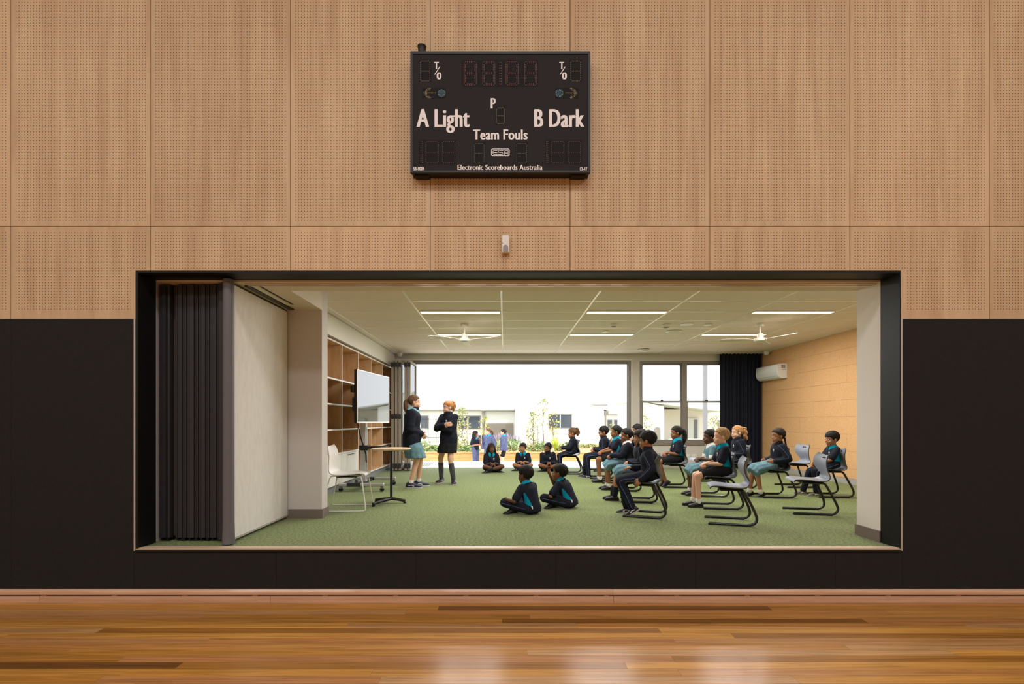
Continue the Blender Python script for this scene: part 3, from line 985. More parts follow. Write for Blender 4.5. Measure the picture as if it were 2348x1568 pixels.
# corner detectors
cdm = MB().lathe([(0.0, 0.02), (0.05, 0.015), (0.06, -0.01), (0.055, -0.045), (0.03, -0.07), (0.0, -0.075)], (0, 0, 0), 20)
o = thing('corner_detector', 'white detector in the ceiling corner above the folded glass doors', 'sensor', (-2.40, 11.1, CZ - 0.02))
cdm.build('body', m_ac, o, smooth=True)
MB().tube([(0, 0, 0.0), (-0.1, -0.05, 0.012), (-0.165, -0.35, 0.006)], 0.006, 6).build('cable', m_ac, o)
o = thing('corner_detector', 'white detector in the ceiling corner above the curtain', 'sensor', (5.88, 10.85, CZ - 0.02))
cdm.build('body', m_ac, o, smooth=True)
MB().box((-0.03, -0.03, 0.0), (0.1, 0.03, 0.019)).build('bracket', m_ac, o)

# ------------------------------------------------------------------ folding partition stacked in its pocket
fp = thing('folding_partition', 'stack of folded partition panels with charcoal edges and one cream face at the left of the opening', 'partition', (-2.8, 4.9, 0))
PO = V((-2.8, 4.9, 0))
def ploc(mb, name, m, parent, **k):
    return mb.build(name, m, parent, -PO if parent is fp else None, **k)
def edge_profile(x0, x1, y):
    w = x1 - x0
    q = [(x0, y + 0.06), (x0, y + 0.004), (x0 + 0.08 * w, y), (x0 + 0.2 * w, y), (x0 + 0.2 * w, y + 0.018), (x0 + 0.26 * w, y + 0.018), (x0 + 0.26 * w, y - 0.004),
         (x0 + 0.66 * w, y - 0.004), (x0 + 0.66 * w, y + 0.02), (x0 + 0.72 * w, y + 0.02), (x0 + 0.72 * w, y + 0.002), (x0 + 0.8 * w, y + 0.002), (x0 + 0.8 * w, y + 0.02),
         (x0 + 0.86 * w, y + 0.02), (x0 + 0.86 * w, y), (x1, y + 0.003), (x1, y + 0.06)]
    return q
for x0, x1 in ((-3.138, -3.036), (-2.992, -2.887), (-2.884, -2.781), (-2.778, -2.679), (-2.676, -2.578)):
    pn = thing('partition_panel', None, None); pn.parent = fp
    ploc(MB().prism(edge_profile(x0 + 0.003, x1 - 0.003, 4.385), 0.035, 2.325, 'Z'), 'edge_post', m_charcoal, pn); pn.location = -PO
    ploc(MB().box((x0 + 0.006, 4.446, 0.04), (x1 - 0.006, 5.42, 2.325)), 'panel_core', m_brownface, pn)
    fb = MB(); fb.box((x0 + 0.012, 4.395, 0.012), (x0 + 0.028, 4.5, 0.034)); fb.box((x0 + 0.06, 4.40, 0.008), (x0 + 0.085, 4.5, 0.034))
    ploc(fb, 'floor_seal', m_blackflat, pn)
pn = thing('partition_panel', None, None); pn.parent = fp; pn.location = -PO
ploc(MB().box((-2.566, 4.335, 0.03), (-2.445, 5.44, 2.33)), 'panel_core', m_charcoal, pn)
ploc(MB().box((-2.445, 4.352, 0.042), (-2.437, 5.428, 2.318)), 'face_sheet', m_cream, pn)
ploc(MB().box((-2.446, 4.335, 0.026), (-2.432, 5.44, 0.040)), 'bottom_rail', m_alu, pn)
ploc(MB().tube([(-2.447, 4.288, 0.008), (-2.447, 4.288, 0.2), (-2.447, 4.288, 2.0), (-2.447, 4.288, 2.346)], [0.052, 0.047, 0.046, 0.045], 20), 'bulb_seal', m_seal, pn, smooth=True)

# ------------------------------------------------------------------ bookshelf wall unit
SX = -2.60; SB = -3.04
bays = [6.88 + 0.86 * i for i in range(6)]
bays[-1] = 11.16
lv = [0.118, 0.585, 0.962, 1.35, 1.738]
TOP = 2.33
bs = thing('bookshelf', 'built-in plywood bookshelf with white edges along the left wall', 'bookshelf', (SX, 8.9, 0))
BO = V((SX, 8.9, 0))
m_edge = m_plate
def shelfboard(name, a, b, par=bs):
    """a plywood board with a white front edge"""
    c = (V(a) + V(b)) / 2
    mb = MB().box(V(a) - c, V(b) - c)
    o = mb.build(name, [m_ply, m_edge], par, c - BO)
    for p in o.data.polygons:
        if p.normal.x > 0.9: p.material_index = 1
    return o
shelf_start = 5.64
bays = [shelf_start + 0.38] + bays
for yb in [shelf_start + 0.0] + bays:
    shelfboard('upright', (SB, yb - 0.012, 0.10), (SX, yb + 0.012, TOP))
alls = [shelf_start] + bays
for j in range(len(alls) - 1):
    a, b_ = alls[j] + 0.012, alls[j + 1] - 0.012
    for li, zz in enumerate(lv):
        if li == 0 and j < 4: continue
        shelfboard('shelf', (SB, a, zz - 0.012), (SX, b_, zz + 0.012))
    shelfboard('top_board', (SB, a, TOP - 0.024), (SX, b_, TOP))
    bx('back_board', (SB - 0.008, a, 0.1), (SB, b_, TOP), m_ply, bs)
    if j < 4:
        n_ = 2 if b_ - a > 0.6 else 1
        wd = (b_ - a) / n_
        bx('cabinet_floor', (SB, a, 0.1), (SX - 0.03, b_, 0.118), m_plate, bs)
        for k in range(n_):
            dr = bx('cabinet_door', (SX - 0.022, a + k * wd + 0.002, 0.104), (SX - 0.002, a + (k + 1) * wd - 0.002, 0.570), m_plate, bs, 0.002)
            hy = (wd / 2 - 0.09) * (1 if k == 0 else -1)
            hd = MB().tube([(0.011, hy - 0.05, 0.2), (0.03, hy - 0.045, 0.2), (0.032, hy, 0.2), (0.03, hy + 0.045, 0.2), (0.011, hy + 0.05, 0.2)], 0.006, 6)
            hd.build('handle', m_charcoal, dr)
bx('kickboard', (SB, shelf_start, 0.0), (SX - 0.03, 11.16, 0.1), m_kick, bs)

# ------------------------------------------------------------------ screen on a mobile stand
st = thing('display_stand', 'white mobile display trolley on castors under the big screen', 'stand', (-2.30, 7.9, 0))
def hexy(px, d): return (px - 1157) * d / 1109
def sloc(mb, name, m, par=st, **k): return mb.build(name, m, par, **k)
m_silver = mat('silver_leg', (196, 196, 198), 0.35, metal=0.4)
sloc(MB().box((-0.045, -0.055, 0.10), (0.045, 0.055, 1.45)), 'column', m_silver, bevel=0.006)
sloc(MB().box((0.045, -0.02, 0.15), (0.047, 0.02, 1.0)), 'column_slot', m_kick)
sloc(MB().box((-0.05, -0.40, 0.085), (0.05, 0.40, 0.115)), 'base_beam', m_charcoal)
for s_ in (-1, 1):
    lg_ = sloc(MB().box((-0.27, s_ * 0.40 - 0.032, 0.085), (0.43, s_ * 0.40 + 0.032, 0.132)), 'base_leg', m_silver, bevel=0.008)
    sloc(MB().box((-0.14, s_ * 0.40 - 0.034, 0.083), (0.07, s_ * 0.40 + 0.034, 0.134)), 'leg_sleeve', m_charcoal)
    for x in (-0.24, 0.40):
        ca = sloc(MB().box((x - 0.02, s_ * 0.40 - 0.02, 0.05), (x + 0.02, s_ * 0.40 + 0.02, 0.085)), 'castor_fork', m_kick)
        wh = MB().lathe([(0.008, -0.014), (0.03, -0.014), (0.034, -0.008), (0.034, 0.008), (0.03, 0.014), (0.008, 0.014)], (x, s_ * 0.40, 0.035), 18, rot=Matrix.Rotation(PI / 2, 3, 'X'))
        sloc(wh, 'castor_wheel', m_blackflat, ca, smooth=True)
ty = sloc(MB().box((0.02, -0.16, 0.655), (0.32, 0.16, 0.675)), 'tray', m_blackflat, bevel=0.004)
sloc(MB().box((-0.06, -0.06, 0.62), (0.08, 0.06, 0.70)), 'tray_bracket', m_blackflat)
sloc(MB().box((0.045, -0.25, 1.28), (0.10, 0.25, 1.62)), 'mount_plate', m_blackflat)
lp = tag(MB().box((-0.17, -0.12, 0), (0.17, 0.12, 0.012)).build('keyboard', m_charcoal, None, (-2.08, 7.9, 0.6755), bevel=0.003), 'flat dark keyboard on the tray of the mobile screen trolley', 'keyboard')
ya = math.atan2(1.32, 0.162)
tv = thing('display_screen', 'large flat display screen reflecting the bright doorway, held by the mobile trolley', 'screen', (-2.126, 7.90, 1.468), ya - PI / 2)
# local: width along Y, faces +X
m_screen = mat('screen_glass', (40, 42, 46), 0.03, spec=0.5, ior=2.6)
hw, hh = 0.665, 0.405
MB().box((-0.05, -hw, -hh), (-0.002, hw, hh)).build('casing', m_blackflat, tv, bevel=0.006)
b = MB(); e_ = 0.014
b.box((-0.006, -hw, -hh), (0.003, -hw + e_, hh)); b.box((-0.006, hw - e_, -hh), (0.003, hw, hh))
b.box((-0.006, -hw + e_, hh - e_), (0.003, hw - e_, hh)); b.box((-0.006, -hw + e_, -hh), (0.003, hw - e_, -hh + e_ * 1.6))
b.build('bezel', mat('bezel_silver', (214, 214, 216), 0.3, metal=0.3), tv)
MB().box((-0.002, -hw + e_, -hh + e_), (0.0005, hw - e_, hh - e_)).build('screen_panel', m_screen, tv)
MB().box((-0.10, -hw - 0.02, 0.06), (-0.05, -hw + 0.12, 0.16)).build('side_box', m_blackflat, tv, bevel=0.006)
MB().box((-0.075, -hw - 0.006, -0.22), (-0.05, -hw + 0.08, -0.02)).build('port_cover', m_blackflat, tv, bevel=0.004)
cb_ = MB().tube([(-2.22, 7.32, 1.06), (-2.20, 7.35, 0.9), (-2.17, 7.42, 0.72), (-2.15, 7.5, 0.58), (-2.17, 7.58, 0.48), (-2.20, 7.7, 0.44), (-2.235, 7.82, 0.52)], 0.011, 8).build('cable', m_blackflat, None, smooth=True)
tag(cb_, 'thick black cable hanging below the display screen', 'cable')
cb_ = MB().tube([(-2.24, 7.40, 1.06), (-2.26, 7.42, 0.93), (-2.31, 7.40, 0.85), (-2.36, 7.36, 0.82), (-2.40, 7.35, 0.83)], 0.005, 6).build('cable', mat('cable_red', (120, 74, 66), 0.5), None, smooth=True)
tag(cb_, 'thin reddish cable end dangling behind the display screen', 'cable')

# ------------------------------------------------------------------ small table
tb = thing('side_table', 'small round timber-top table on a black post with three feet', 'table', (-1.514, 6.46, 0))
MB().lathe([(0.0, 0.71), (0.245, 0.71), (0.258, 0.716), (0.26, 0.725), (0.255, 0.733), (0.0, 0.735)], (0, 0, 0), 48).build('table_top', mat('table_oak', (214, 188, 154), 0.45), tb, smooth=True)
MB().lathe([(0.09, 0.695), (0.09, 0.709), (0.02, 0.709), (0.02, 0.695)], (0, 0, 0), 20).build('mounting_plate', m_blackflat, tb)
MB().tube([(0, 0, 0.05), (0, 0, 0.70)], 0.018, 14).build('post', m_chairframe, tb, smooth=True)
for ax, ay in ((-0.225, 0.06), (-0.17, -0.28), (0.19, -0.02)):
    f_ = MB().tube([(0, 0, 0.06), (ax * 0.5, ay * 0.5, 0.05), (ax, ay, 0.034)], [0.022, 0.020, 0.018], 10).build('foot', m_chairframe, tb, smooth=True)
    MB().lathe([(0.0, 0.0), (0.02, 0.0), (0.02, 0.02), (0.0, 0.02)], (ax * 0.97, ay * 0.97, 0.0), 12).build('glide', m_blackflat, f_)
# ------------------------------------------------------------------ chairs
def smooth_path(ctrl, n):
    """Catmull-Rom through control tuples (any length)"""
    out = []
    m = len(ctrl)
    for i in range(m - 1):
        p0 = ctrl[max(i - 1, 0)]; p1 = ctrl[i]; p2 = ctrl[i + 1]; p3 = ctrl[min(i + 2, m - 1)]
        for k in range(n):
            t_ = k / n
            out.append(tuple(0.5 * (2 * b + (c - a) * t_ + (2 * a - 5 * b + 4 * c - d) * t_ * t_ + (3 * b - a - 3 * c + d) * t_ ** 3) for a, b, c, d in zip(p0, p1, p2, p3)))
    out.append(tuple(ctrl[-1]))
    return out

def shell(ctrl, nseg, ncross, th, curve):
    """thin moulded shell: ctrl = (x, z, halfwidth); returns MB with front faces mi 0, back/edge mi 1"""
    path = smooth_path(ctrl, nseg)
    front, back = [], []
    m = len(path)
    for i, (x, z, hw_) in enumerate(path):
        a = path[max(i - 1, 0)]; b = path[min(i + 1, m - 1)]
        tx, tz = b[0] - a[0], b[1] - a[1]
        l_ = math.hypot(tx, tz) or 1
        nx, nz = tz / l_, -tx / l_          # normal towards the sitter
        rf, rb = [], []
        for j in range(ncross + 1):
            f = -1 + 2 * j / ncross
            c = curve(i / (m - 1)) * (f * f)
            rf.append(V((x + nx * c, f * hw_, z + nz * c)))
            rb.append(V((x + nx * (c - th), f * (hw_ - 0.002), z + nz * (c - th))))
        front.append(rf); back.append(rb)
    mb = MB()
    w = ncross + 1
    vs_ = [q for r in front for q in r] + [q for r in back for q in r]
    o = m * w
    fs_, mi = [], []
    for i in range(m - 1):
        for j in range(ncross):
            a = i * w + j
            fs_.append((a, a + 1, a + 1 + w, a + w)); mi.append(0)
            fs_.append((o + a, o + a + w, o + a + 1 + w, o + a + 1)); mi.append(1)
    for i in range(m - 1):
        for j in (0, ncross):
            a = i * w + j
            fs_.append((a, a + w, o + a + w, o + a)); mi.append(1)
    for j in range(ncross):
        for i in (0, m - 1):
            a = i * w + j
            fs_.append((a, a + 1, o + a + 1, o + a)); mi.append(1)
    mb.v = [tuple(q) for q in vs_]; mb.f = fs_; mb.m = mi
    return mb

def make_chair():
    o = thing('school_chair', None, None)
    ctrl = [(0.192, 0.372, 0.145), (0.180, 0.395, 0.170), (0.12, 0.402, 0.188), (0.0, 0.392, 0.190), (-0.10, 0.388, 0.185), (-0.155, 0.398, 0.170), (-0.188, 0.43, 0.142),
            (-0.190, 0.475, 0.122), (-0.172, 0.525, 0.150), (-0.160, 0.58, 0.180), (-0.166, 0.635, 0.186), (-0.184, 0.675, 0.168), (-0.196, 0.692, 0.130)]
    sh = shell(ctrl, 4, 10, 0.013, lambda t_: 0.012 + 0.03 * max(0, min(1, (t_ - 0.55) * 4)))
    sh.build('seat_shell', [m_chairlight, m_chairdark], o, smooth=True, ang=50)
    for dy in (-0.026, 0.026):
        MB().ellip((-0.177, dy, 0.662), (0.0165, 0.017, 0.0085), rot=Matrix.Rotation(math.radians(20), 3, 'Y')).build('grip_hole', m_blackflat, o, smooth=True)
    for s_ in (-1, 1):
        pts = [(0.215, s_ * 0.19, 0.0155), (0.1, s_ * 0.19, 0.0155), (-0.10, s_ * 0.19, 0.0155), (-0.18, s_ * 0.19, 0.018), (-0.222, s_ * 0.19, 0.036), (-0.243, s_ * 0.189, 0.072), (-0.238, s_ * 0.184, 0.115),
               (-0.215, s_ * 0.172, 0.18), (-0.16, s_ * 0.150, 0.30), (-0.135, s_ * 0.140, 0.35), (-0.10, s_ * 0.134, 0.370), (0.02, s_ * 0.130, 0.374), (0.11, s_ * 0.130, 0.378)]
        leg = MB().tube(smooth_path(pts, 2), 0.0142, 8).build('sled_leg', m_chairframe, o, smooth=True)
        for x0, x1 in ((0.185, 0.222), (-0.185, -0.13)):
            MB().box((x0, s_ * 0.19 - 0.014, 0.0), (x1, s_ * 0.19 + 0.014, 0.020)).build('floor_glide', m_blackflat, leg, bevel=0.003)
    MB().box((-0.12, -0.15, 0.355), (0.10, 0.15, 0.376)).build('seat_pan', m_blackflat, o, bevel=0.006)
    return o

chair_proto = make_chair()
chair_used = [False]
def place_chair(x, y, deg, lab):
    o = chair_proto if not chair_used[0] else copy_tree(chair_proto)
    chair_used[0] = True
    o.location = (x, y, 0); o.rotation_euler = (0, 0, math.radians(deg))
    tag(o, lab, 'chair', 'grey school chairs facing the presenters')
    return o

# white wire-leg chair by the pocket wall
wc = thing('white_chair', 'white shell chair with thin white wire sled legs beside the pocket wall', 'chair', (-1.93, 6.04, 0), math.radians(4))
ctrl = [(0.215, 0.425, 0.16), (0.195, 0.448, 0.19), (0.12, 0.452, 0.215), (0.0, 0.440, 0.22), (-0.12, 0.438, 0.215), (-0.18, 0.452, 0.205), (-0.215, 0.49, 0.195),
        (-0.228, 0.56, 0.195), (-0.232, 0.65, 0.20), (-0.245, 0.72, 0.19), (-0.258, 0.765, 0.16), (-0.265, 0.782, 0.12)]
shell(ctrl, 4, 10, 0.012, lambda t_: 0.01 + 0.03 * max(0, min(1, (t_ - 0.5) * 4))).build('seat_shell', [m_whitechair, m_whitechair], wc, smooth=True, ang=50)
for s_ in (-1, 1):
    pts = [(0.03, s_ * 0.13, 0.425), (0.14, s_ * 0.16, 0.428), (0.18, s_ * 0.18, 0.40), (0.20, s_ * 0.20, 0.3), (0.235, s_ * 0.225, 0.06), (0.235, s_ * 0.228, 0.02), (0.21, s_ * 0.228, 0.010), (0.1, s_ * 0.228, 0.010),
           (-0.2, s_ * 0.228, 0.010), (-0.265, s_ * 0.228, 0.012), (-0.278, s_ * 0.226, 0.04), (-0.24, s_ * 0.20, 0.22), (-0.20, s_ * 0.175, 0.40), (-0.16, s_ * 0.16, 0.425), (-0.05, s_ * 0.13, 0.425)]
    MB().tube(smooth_path(pts, 2), 0.0075, 8).build('sled_leg', mat('white_wire', (230, 228, 222), 0.35), wc, smooth=True)
MB().box((-0.13, -0.15, 0.405), (0.12, 0.15, 0.424)).build('seat_pan', m_blackflat, wc, bevel=0.006)
# ------------------------------------------------------------------ outside
GZ = -0.55
tag(MB().box((-14, BY + 0.13, -0.3), (16, 13.3, -0.004)).build('floor_terrace', m_paving), kind='structure')
tag(MB().box((-60, 13.3, GZ - 0.2), (60, 120, GZ)).build('ground_outside', m_grass), kind='structure')
tag(MB().box((-20, 13.3, GZ), (20, 16.7, GZ + 0.012)).build('path_outside', m_paving), kind='structure')
# drain grate
dg_ = thing('drain_grate', 'dark slotted drain grate set in the paving outside the folded doors', 'drain', (-2.05, 12.3, 0))
for i in range(7):
    MB().box((-0.20 + i * 0.06, -0.55, -0.003), (-0.185 + i * 0.06, 0.55, 0.004)).build('slot', m_charcoal, dg_)
# verandah post seen through the right window
vp = thing('verandah_post', 'grey steel post standing outside the right window', 'post', (5.39, 13.0, -0.004))
MB().box((-0.047, -0.047, 0), (0.047, 0.047, 3.6)).build('shaft', mat('post_grey', (150, 150, 154), 0.5), vp)
MB().box((-0.09, -0.09, 0), (0.09, 0.09, 0.012)).build('base_plate', m_frame, vp)

# raised timber planter
pl = thing('planter', 'long raised planter of pale pine sleepers across the courtyard', 'planter', (0, 17.0, GZ))
for r_ in range(3):
    x = -13.0 - 0.8 * (r_ % 2)
    while x < 13:
        bx('sleeper', (x + 0.004, 17.0, GZ + r_ * 0.175), (x + 2.396, 17.075, GZ + r_ * 0.175 + 0.171), m_pine, pl, 0.006)
        x += 2.4
x = -13.4
while x < 13:
    bx('cap_board', (x + 0.003, 16.97, -0.025), (x + 2.997, 17.17, 0.015), m_pine, pl, 0.005)
    x += 3.0
bx('soil_bed', (-13, 17.08, GZ), (13, 23.0, -0.03), m_soil, pl)

def leaf_cloud(n, fn, size, seed, stretch=2.2):
    rnd = random.Random(seed)
    mb = MB()
    for i in range(n):
        c = V(fn(rnd))
        d = V((rnd.uniform(-1, 1), rnd.uniform(-1, 1), rnd.uniform(-0.6, 1))).normalized()
        u = d.orthogonal().normalized()
        u = Matrix.Rotation(rnd.uniform(0, 6.28), 3, d) @ u
        s_ = size * rnd.uniform(0.6, 1.3)
        t_ = d.cross(u) * s_ * 0.25
        mb.add([c - d * s_ * stretch / 2 * 0.5, c + u * s_ * 0.5, c + d * s_ * stretch / 2, c - u * s_ * 0.5 + t_], [(0, 1, 2, 3)])
    return mb

def young_tree(px, d, ztop, crown_w, z0, n, lab, m, seed, stakes=True, base=-0.04):
    x = (px - 1157) * d / 1109
    o = thing('young_tree', lab, 'tree', (x, d, base), group='young trees in the planter')
    rnd = random.Random(seed)
    pts = [(0, 0, 0)]
    for i in range(1, 7):
        pts.append((rnd.uniform(-0.03, 0.03), rnd.uniform(-0.03, 0.03), (ztop - base) * i / 6.3))
    MB().tube(pts, [0.02, 0.018, 0.016, 0.013, 0.01, 0.007, 0.004], 6).build('trunk', m_bark, o)
    for i in range(7):
        f = rnd.uniform(0.35, 0.95)
        h = (ztop - base) * f
        a = rnd.uniform(0, 6.28); r_ = crown_w * rnd.uniform(0.4, 0.9)
        MB().tube([(0, 0, h * 0.9), (r_ * 0.5 * math.cos(a), r_ * 0.5 * math.sin(a), h + 0.08), (r_ * math.cos(a), r_ * math.sin(a), h + 0.2)], [0.008, 0.006, 0.003], 5).build('branch', m_bark, o)
    def fn(r):
        h = r.uniform(z0 - base, ztop - base + 0.1)
        f = (h - (z0 - base)) / (ztop - z0)
        w = crown_w * (0.45 + 0.9 * math.sin(PI * min(1, max(0.05, f * 0.9 + 0.05)))) * r.random() ** 0.6
        a = r.uniform(0, 6.28)
        return (w * math.cos(a), w * math.sin(a), h)
    tag(leaf_cloud(n, fn, 0.055, seed).build('foliage', m, o), kind='stuff')
    if stakes:
        for s_ in (-1, 1):
            MB().box((s_ * 0.18 - 0.016, -0.016, 0), (s_ * 0.18 + 0.016, 0.016, (ztop - base) * 0.72)).build('stake', m_stake, o)
    return o
young_tree(1060, 18.0, 1.55, 0.26, 0.0, 420, 'bushy young tree between two timber stakes, left of the three children outside', m_leaf, 3)
young_tree(1110, 19.5, 1.2, 0.22, 0.45, 90, 'thin yellowish sapling behind the three children outside', m_leafy, 4, False)
young_tree(1222, 18.0, 1.35, 0.20, -0.0, 330, 'leafy young tree before the blank white gable wall', m_leaf, 5)
young_tree(1246, 19.5, 1.9, 0.26, 0.9, 150, 'tall sparse sapling leaning beside the white building window', m_leaf, 6, False)
young_tree(1268, 20.5, 1.4, 0.26, 0.5, 110, 'small lime-leaved sapling overlapping the white building window', m_leafy, 7, False)
young_tree(1404, 20.0, 0.9, 0.28, -0.1, 160, 'pale young tree seen just left of the door jamb', m_leaf, 8, False)
young_tree(1482, 17.5, 1.2, 0.28, 0.0, 220, 'pale young tree seen through the left window', m_leaf, 9, False)
young_tree(1637, 19.0, 1.2, 0.3, -0.2, 200, 'pale young tree seen at the curtain edge of the right window', m_leaf, 10, False)

def shrub(px, d, w, h, lab, m, seed, n=220, cat='shrub'):
    x = (px - 1157) * d / 1109
    o = thing('shrub', lab, cat, (x, d, -0.035), group='low shrubs in the planter')
    def fn(r):
        a = r.uniform(0, 6.28); q = r.random() ** 0.5
        return (w * q * math.cos(a), 0.25 * q * math.sin(a), 0.02 + h * (1 - q * q * 0.7) * r.random() ** 0.5)
    tag(leaf_cloud(n, fn, 0.07, seed).build('foliage', m, o), kind='stuff')
    MB().tube([(0, 0, 0), (0.02, 0, h * 0.5)], [0.015, 0.005], 5).build('stem', m_bark, o)
    return o
sid = 20
for px, d, w, h, lab, m in (
    (972, 17.5, 0.45, 0.42, 'green shrub in the planter seen between the two standing girls', m_leafg),
    (1000, 17.4, 0.35, 0.22, 'low green groundcover behind the standing girl with crossed arms', m_leafg),
    (1040, 17.6, 0.4, 0.5, 'olive shrub at the foot of the staked tree', m_leaf),
    (1075, 17.35, 0.4, 0.26, 'low green groundcover left of the three children outside', m_leafg),
    (1140, 17.5, 0.4, 0.45, 'grey-green shrub between the children standing outside', m_leaf),
    (1178, 17.5, 0.5, 0.5, 'dense green shrub above the second floor-sitting child', m_leafg),
    (1215, 17.4, 0.4, 0.25, 'low shrub below the leafy young tree', m_leaf),
    (1243, 17.4, 0.3, 0.4, 'dark green shrub left of the lime strap-leaved plant', m_leafg),
    (1300, 17.5, 0.4, 0.35, 'green shrub right of the lime strap-leaved plant', m_leafg),
    (1350, 20.5, 0.6, 0.16, 'low dry groundcover along the far edge of the bed', m_leaf)):
    shrub(px, d, w, h, lab, m, sid); sid += 1

# lavender: flower spikes above a mound
for px, d, lab in ((1150, 18.6, 'lavender clump with mauve spikes right behind the rightmost child outside'), (1176, 18.4, 'lavender clump with mauve spikes left of the white gable wall')):
    x = (px - 1157) * d / 1109
    o = thing('lavender', lab, 'plant', (x, d, -0.035), group='lavender clumps')
    rnd = random.Random(px)
    stm = MB(); fl = MB()
    for i in range(34):
        a = rnd.uniform(0, 6.28); q = rnd.random() ** 0.5 * 0.3; h = rnd.uniform(0.3, 0.58)
        b0 = V((q * 0.4 * math.cos(a), q * 0.4 * math.sin(a), 0)); b1 = V((q * math.cos(a), q * math.sin(a), h))
        stm.tube([b0, b1], 0.006, 4); fl.tube([b1, b1 + V((0, 0, 0.06)), b1 + V((0, 0, 0.14))], [0.012, 0.016, 0.004], 5)
    tag(stm.build('stems', m_leafg, o), kind='stuff'); tag(fl.build('flower_spikes', m_lav, o), kind='stuff')
# strap-leaved plant, every leaf a part
x = (1274 - 1157) * 17.45 / 1109
fx = thing('strap_leaf_plant', 'spiky lime-yellow strap-leaved plant in the planter', 'plant', (x, 17.45, -0.035))
rnd = random.Random(5)
for i in range(22):
    a = rnd.uniform(0, 6.28); ln = rnd.uniform(0.5, 0.85); ou = rnd.uniform(0.12, 0.5)
    dx, dy = math.cos(a), math.sin(a)
    mb = MB(); rr = []
    for k in range(6):
        f = k / 5
        c = V((dx * ou * f ** 1.3, dy * ou * f ** 1.3, ln * (f - 0.18 * f * f * (1 + ou))))
        w = 0.026 * math.sin(PI * (0.18 + 0.8 * f)) + 0.002
        s_ = V((-dy, dx, 0)) * w; u_ = V((dx * 0.004, dy * 0.004, 0.003))
        rr.append([c + s_, c + u_, c - s_, c - u_])
    mb.rings(rr).build('leaf', m_leafy, fx)

# ---- buildings
def building(name, lab, loc):
    return thing(name, lab, 'building', loc)
def bwin(par, x0, x1, z0, z1, y, mull=True):
    o = thing('window', None, None); o.parent = par; o.location = -V(par.location)
    f = MB(); t_ = 0.07
    f.box((x0 - t_, y - 0.06, z0 - t_), (x0, y, z1 + t_)); f.box((x1, y - 0.06, z0 - t_), (x1 + t_, y, z1 + t_))
    f.box((x0, y - 0.06, z1), (x1, y, z1 + t_)); f.box((x0, y - 0.06, z0 - t_), (x1, y, z0))
    f.build('window_frame', m_bframe, o)
    if mull: MB().box(((x0 + x1) / 2 - 0.035, y - 0.055, z0), ((x0 + x1) / 2 + 0.035, y, z1)).build('mullion', m_bwhite, o)
    MB().box((x0, y - 0.02, z0), (x1, y - 0.005, z1)).build('pane', m_bdark, o)
# left wing
A = building('school_building', 'long low white classroom wing with a corrugated roof edge across the courtyard', (-8, 40, GZ))
def ab(mb, name, m, par): return mb.build(name, m, par, -V(par.location))
ab(MB().box((-26, 40, GZ), (0.858, 46, 1.95)), 'wall', m_bwhite, A)
ab(MB().box((-26.3, 39.55, 1.93), (0.858, 40.0, 2.06)), 'gutter', m_bframe, A)
rf = MB(); n = 180; pts = []
for i in range(n + 1):
    xx = -26.3 + 27.155 * i / n
    pts.append((xx, 2.10 + 0.03 * (i % 2)))
rr = []
for yy, dz in ((39.5, 0), (46, 0.7)):
    rr.append([V((q[0], yy, q[1] + dz)) for q in pts] + [V((q[0], yy, q[1] + dz - 0.03)) for q in reversed(pts)])
ab(rf.rings(rr), 'roof', m_bgrey, A)
ab(MB().box((-1.85, 39.75, GZ), (-1.65, 40, 1.93)), 'post', m_bframe, A)
ab(MB().box((-1.6, 39.93, 0.98), (0.85, 39.99, 1.9)), 'cladding_panel', m_bgrey, A)
bwin(A, -7.6, -6.35, 0.55, 1.5, 40)
bwin(A, -2.95, -2.05, 0.5, 1.5, 40, False)
bwin(A, -3.95, -3.1, 0.5, 1.5, 40, False)
for x0 in (-1.5, -0.75, 0.0):
    o = thing('glazed_door', None, None); o.parent = A; o.location = -V(A.location)
    MB().box((x0, 39.9, GZ), (x0 + 0.74, 39.99, 0.92)).build('door_frame', m_bframe, o)
    MB().box((x0 + 0.05, 39.87, GZ + 0.1), (x0 + 0.69, 39.895, 0.87)).build('pane', mat('taupe_glass', (128, 118, 108), 0.3), o)
# gable building
B = building('gable_building', 'white gabled school building facing the courtyard with one wide window', (4, 36, GZ))
gy0 = 36
poly = [(0.86, GZ), (7.4, GZ), (7.4, 2.0), (0.86, 3.72)]
ab(MB().prism(poly, gy0, gy0 + 9, 'Y'), 'wall', m_bwhite, B)
ab(MB().add([(0.86, gy0 - 0.06, 3.78), (7.95, gy0 - 0.06, 1.90), (7.95, gy0 + 9, 1.90), (0.86, gy0 + 9, 3.78), (0.86, gy0 - 0.06, 3.70), (7.95, gy0 - 0.06, 1.82), (7.95, gy0 + 9, 1.82), (0.86, gy0 + 9, 3.70)],
            [(0, 1, 2, 3), (7, 6, 5, 4), (0, 4, 5, 1), (1, 5, 6, 2), (2, 6, 7, 3), (3, 7, 4, 0)]), 'roof', m_bwhite, B)
ab(MB().box((7.4, gy0 + 0.0, 1.55), (7.75, gy0 + 9, 1.80)), 'eave_soffit', m_bframe, B)
ab(MB().box((7.45, gy0 - 0.1, GZ), (7.56, gy0 + 0.02, 1.75)), 'downpipe', m_bframe, B)
ab(MB().box((6.2, gy0 + 0.6, 2.26), (7.8, gy0 + 1.2, 2.38)), 'barge_beam', m_bframe, B)
bwin(B, 3.33, 4.95, 0.62, 1.58, gy0)
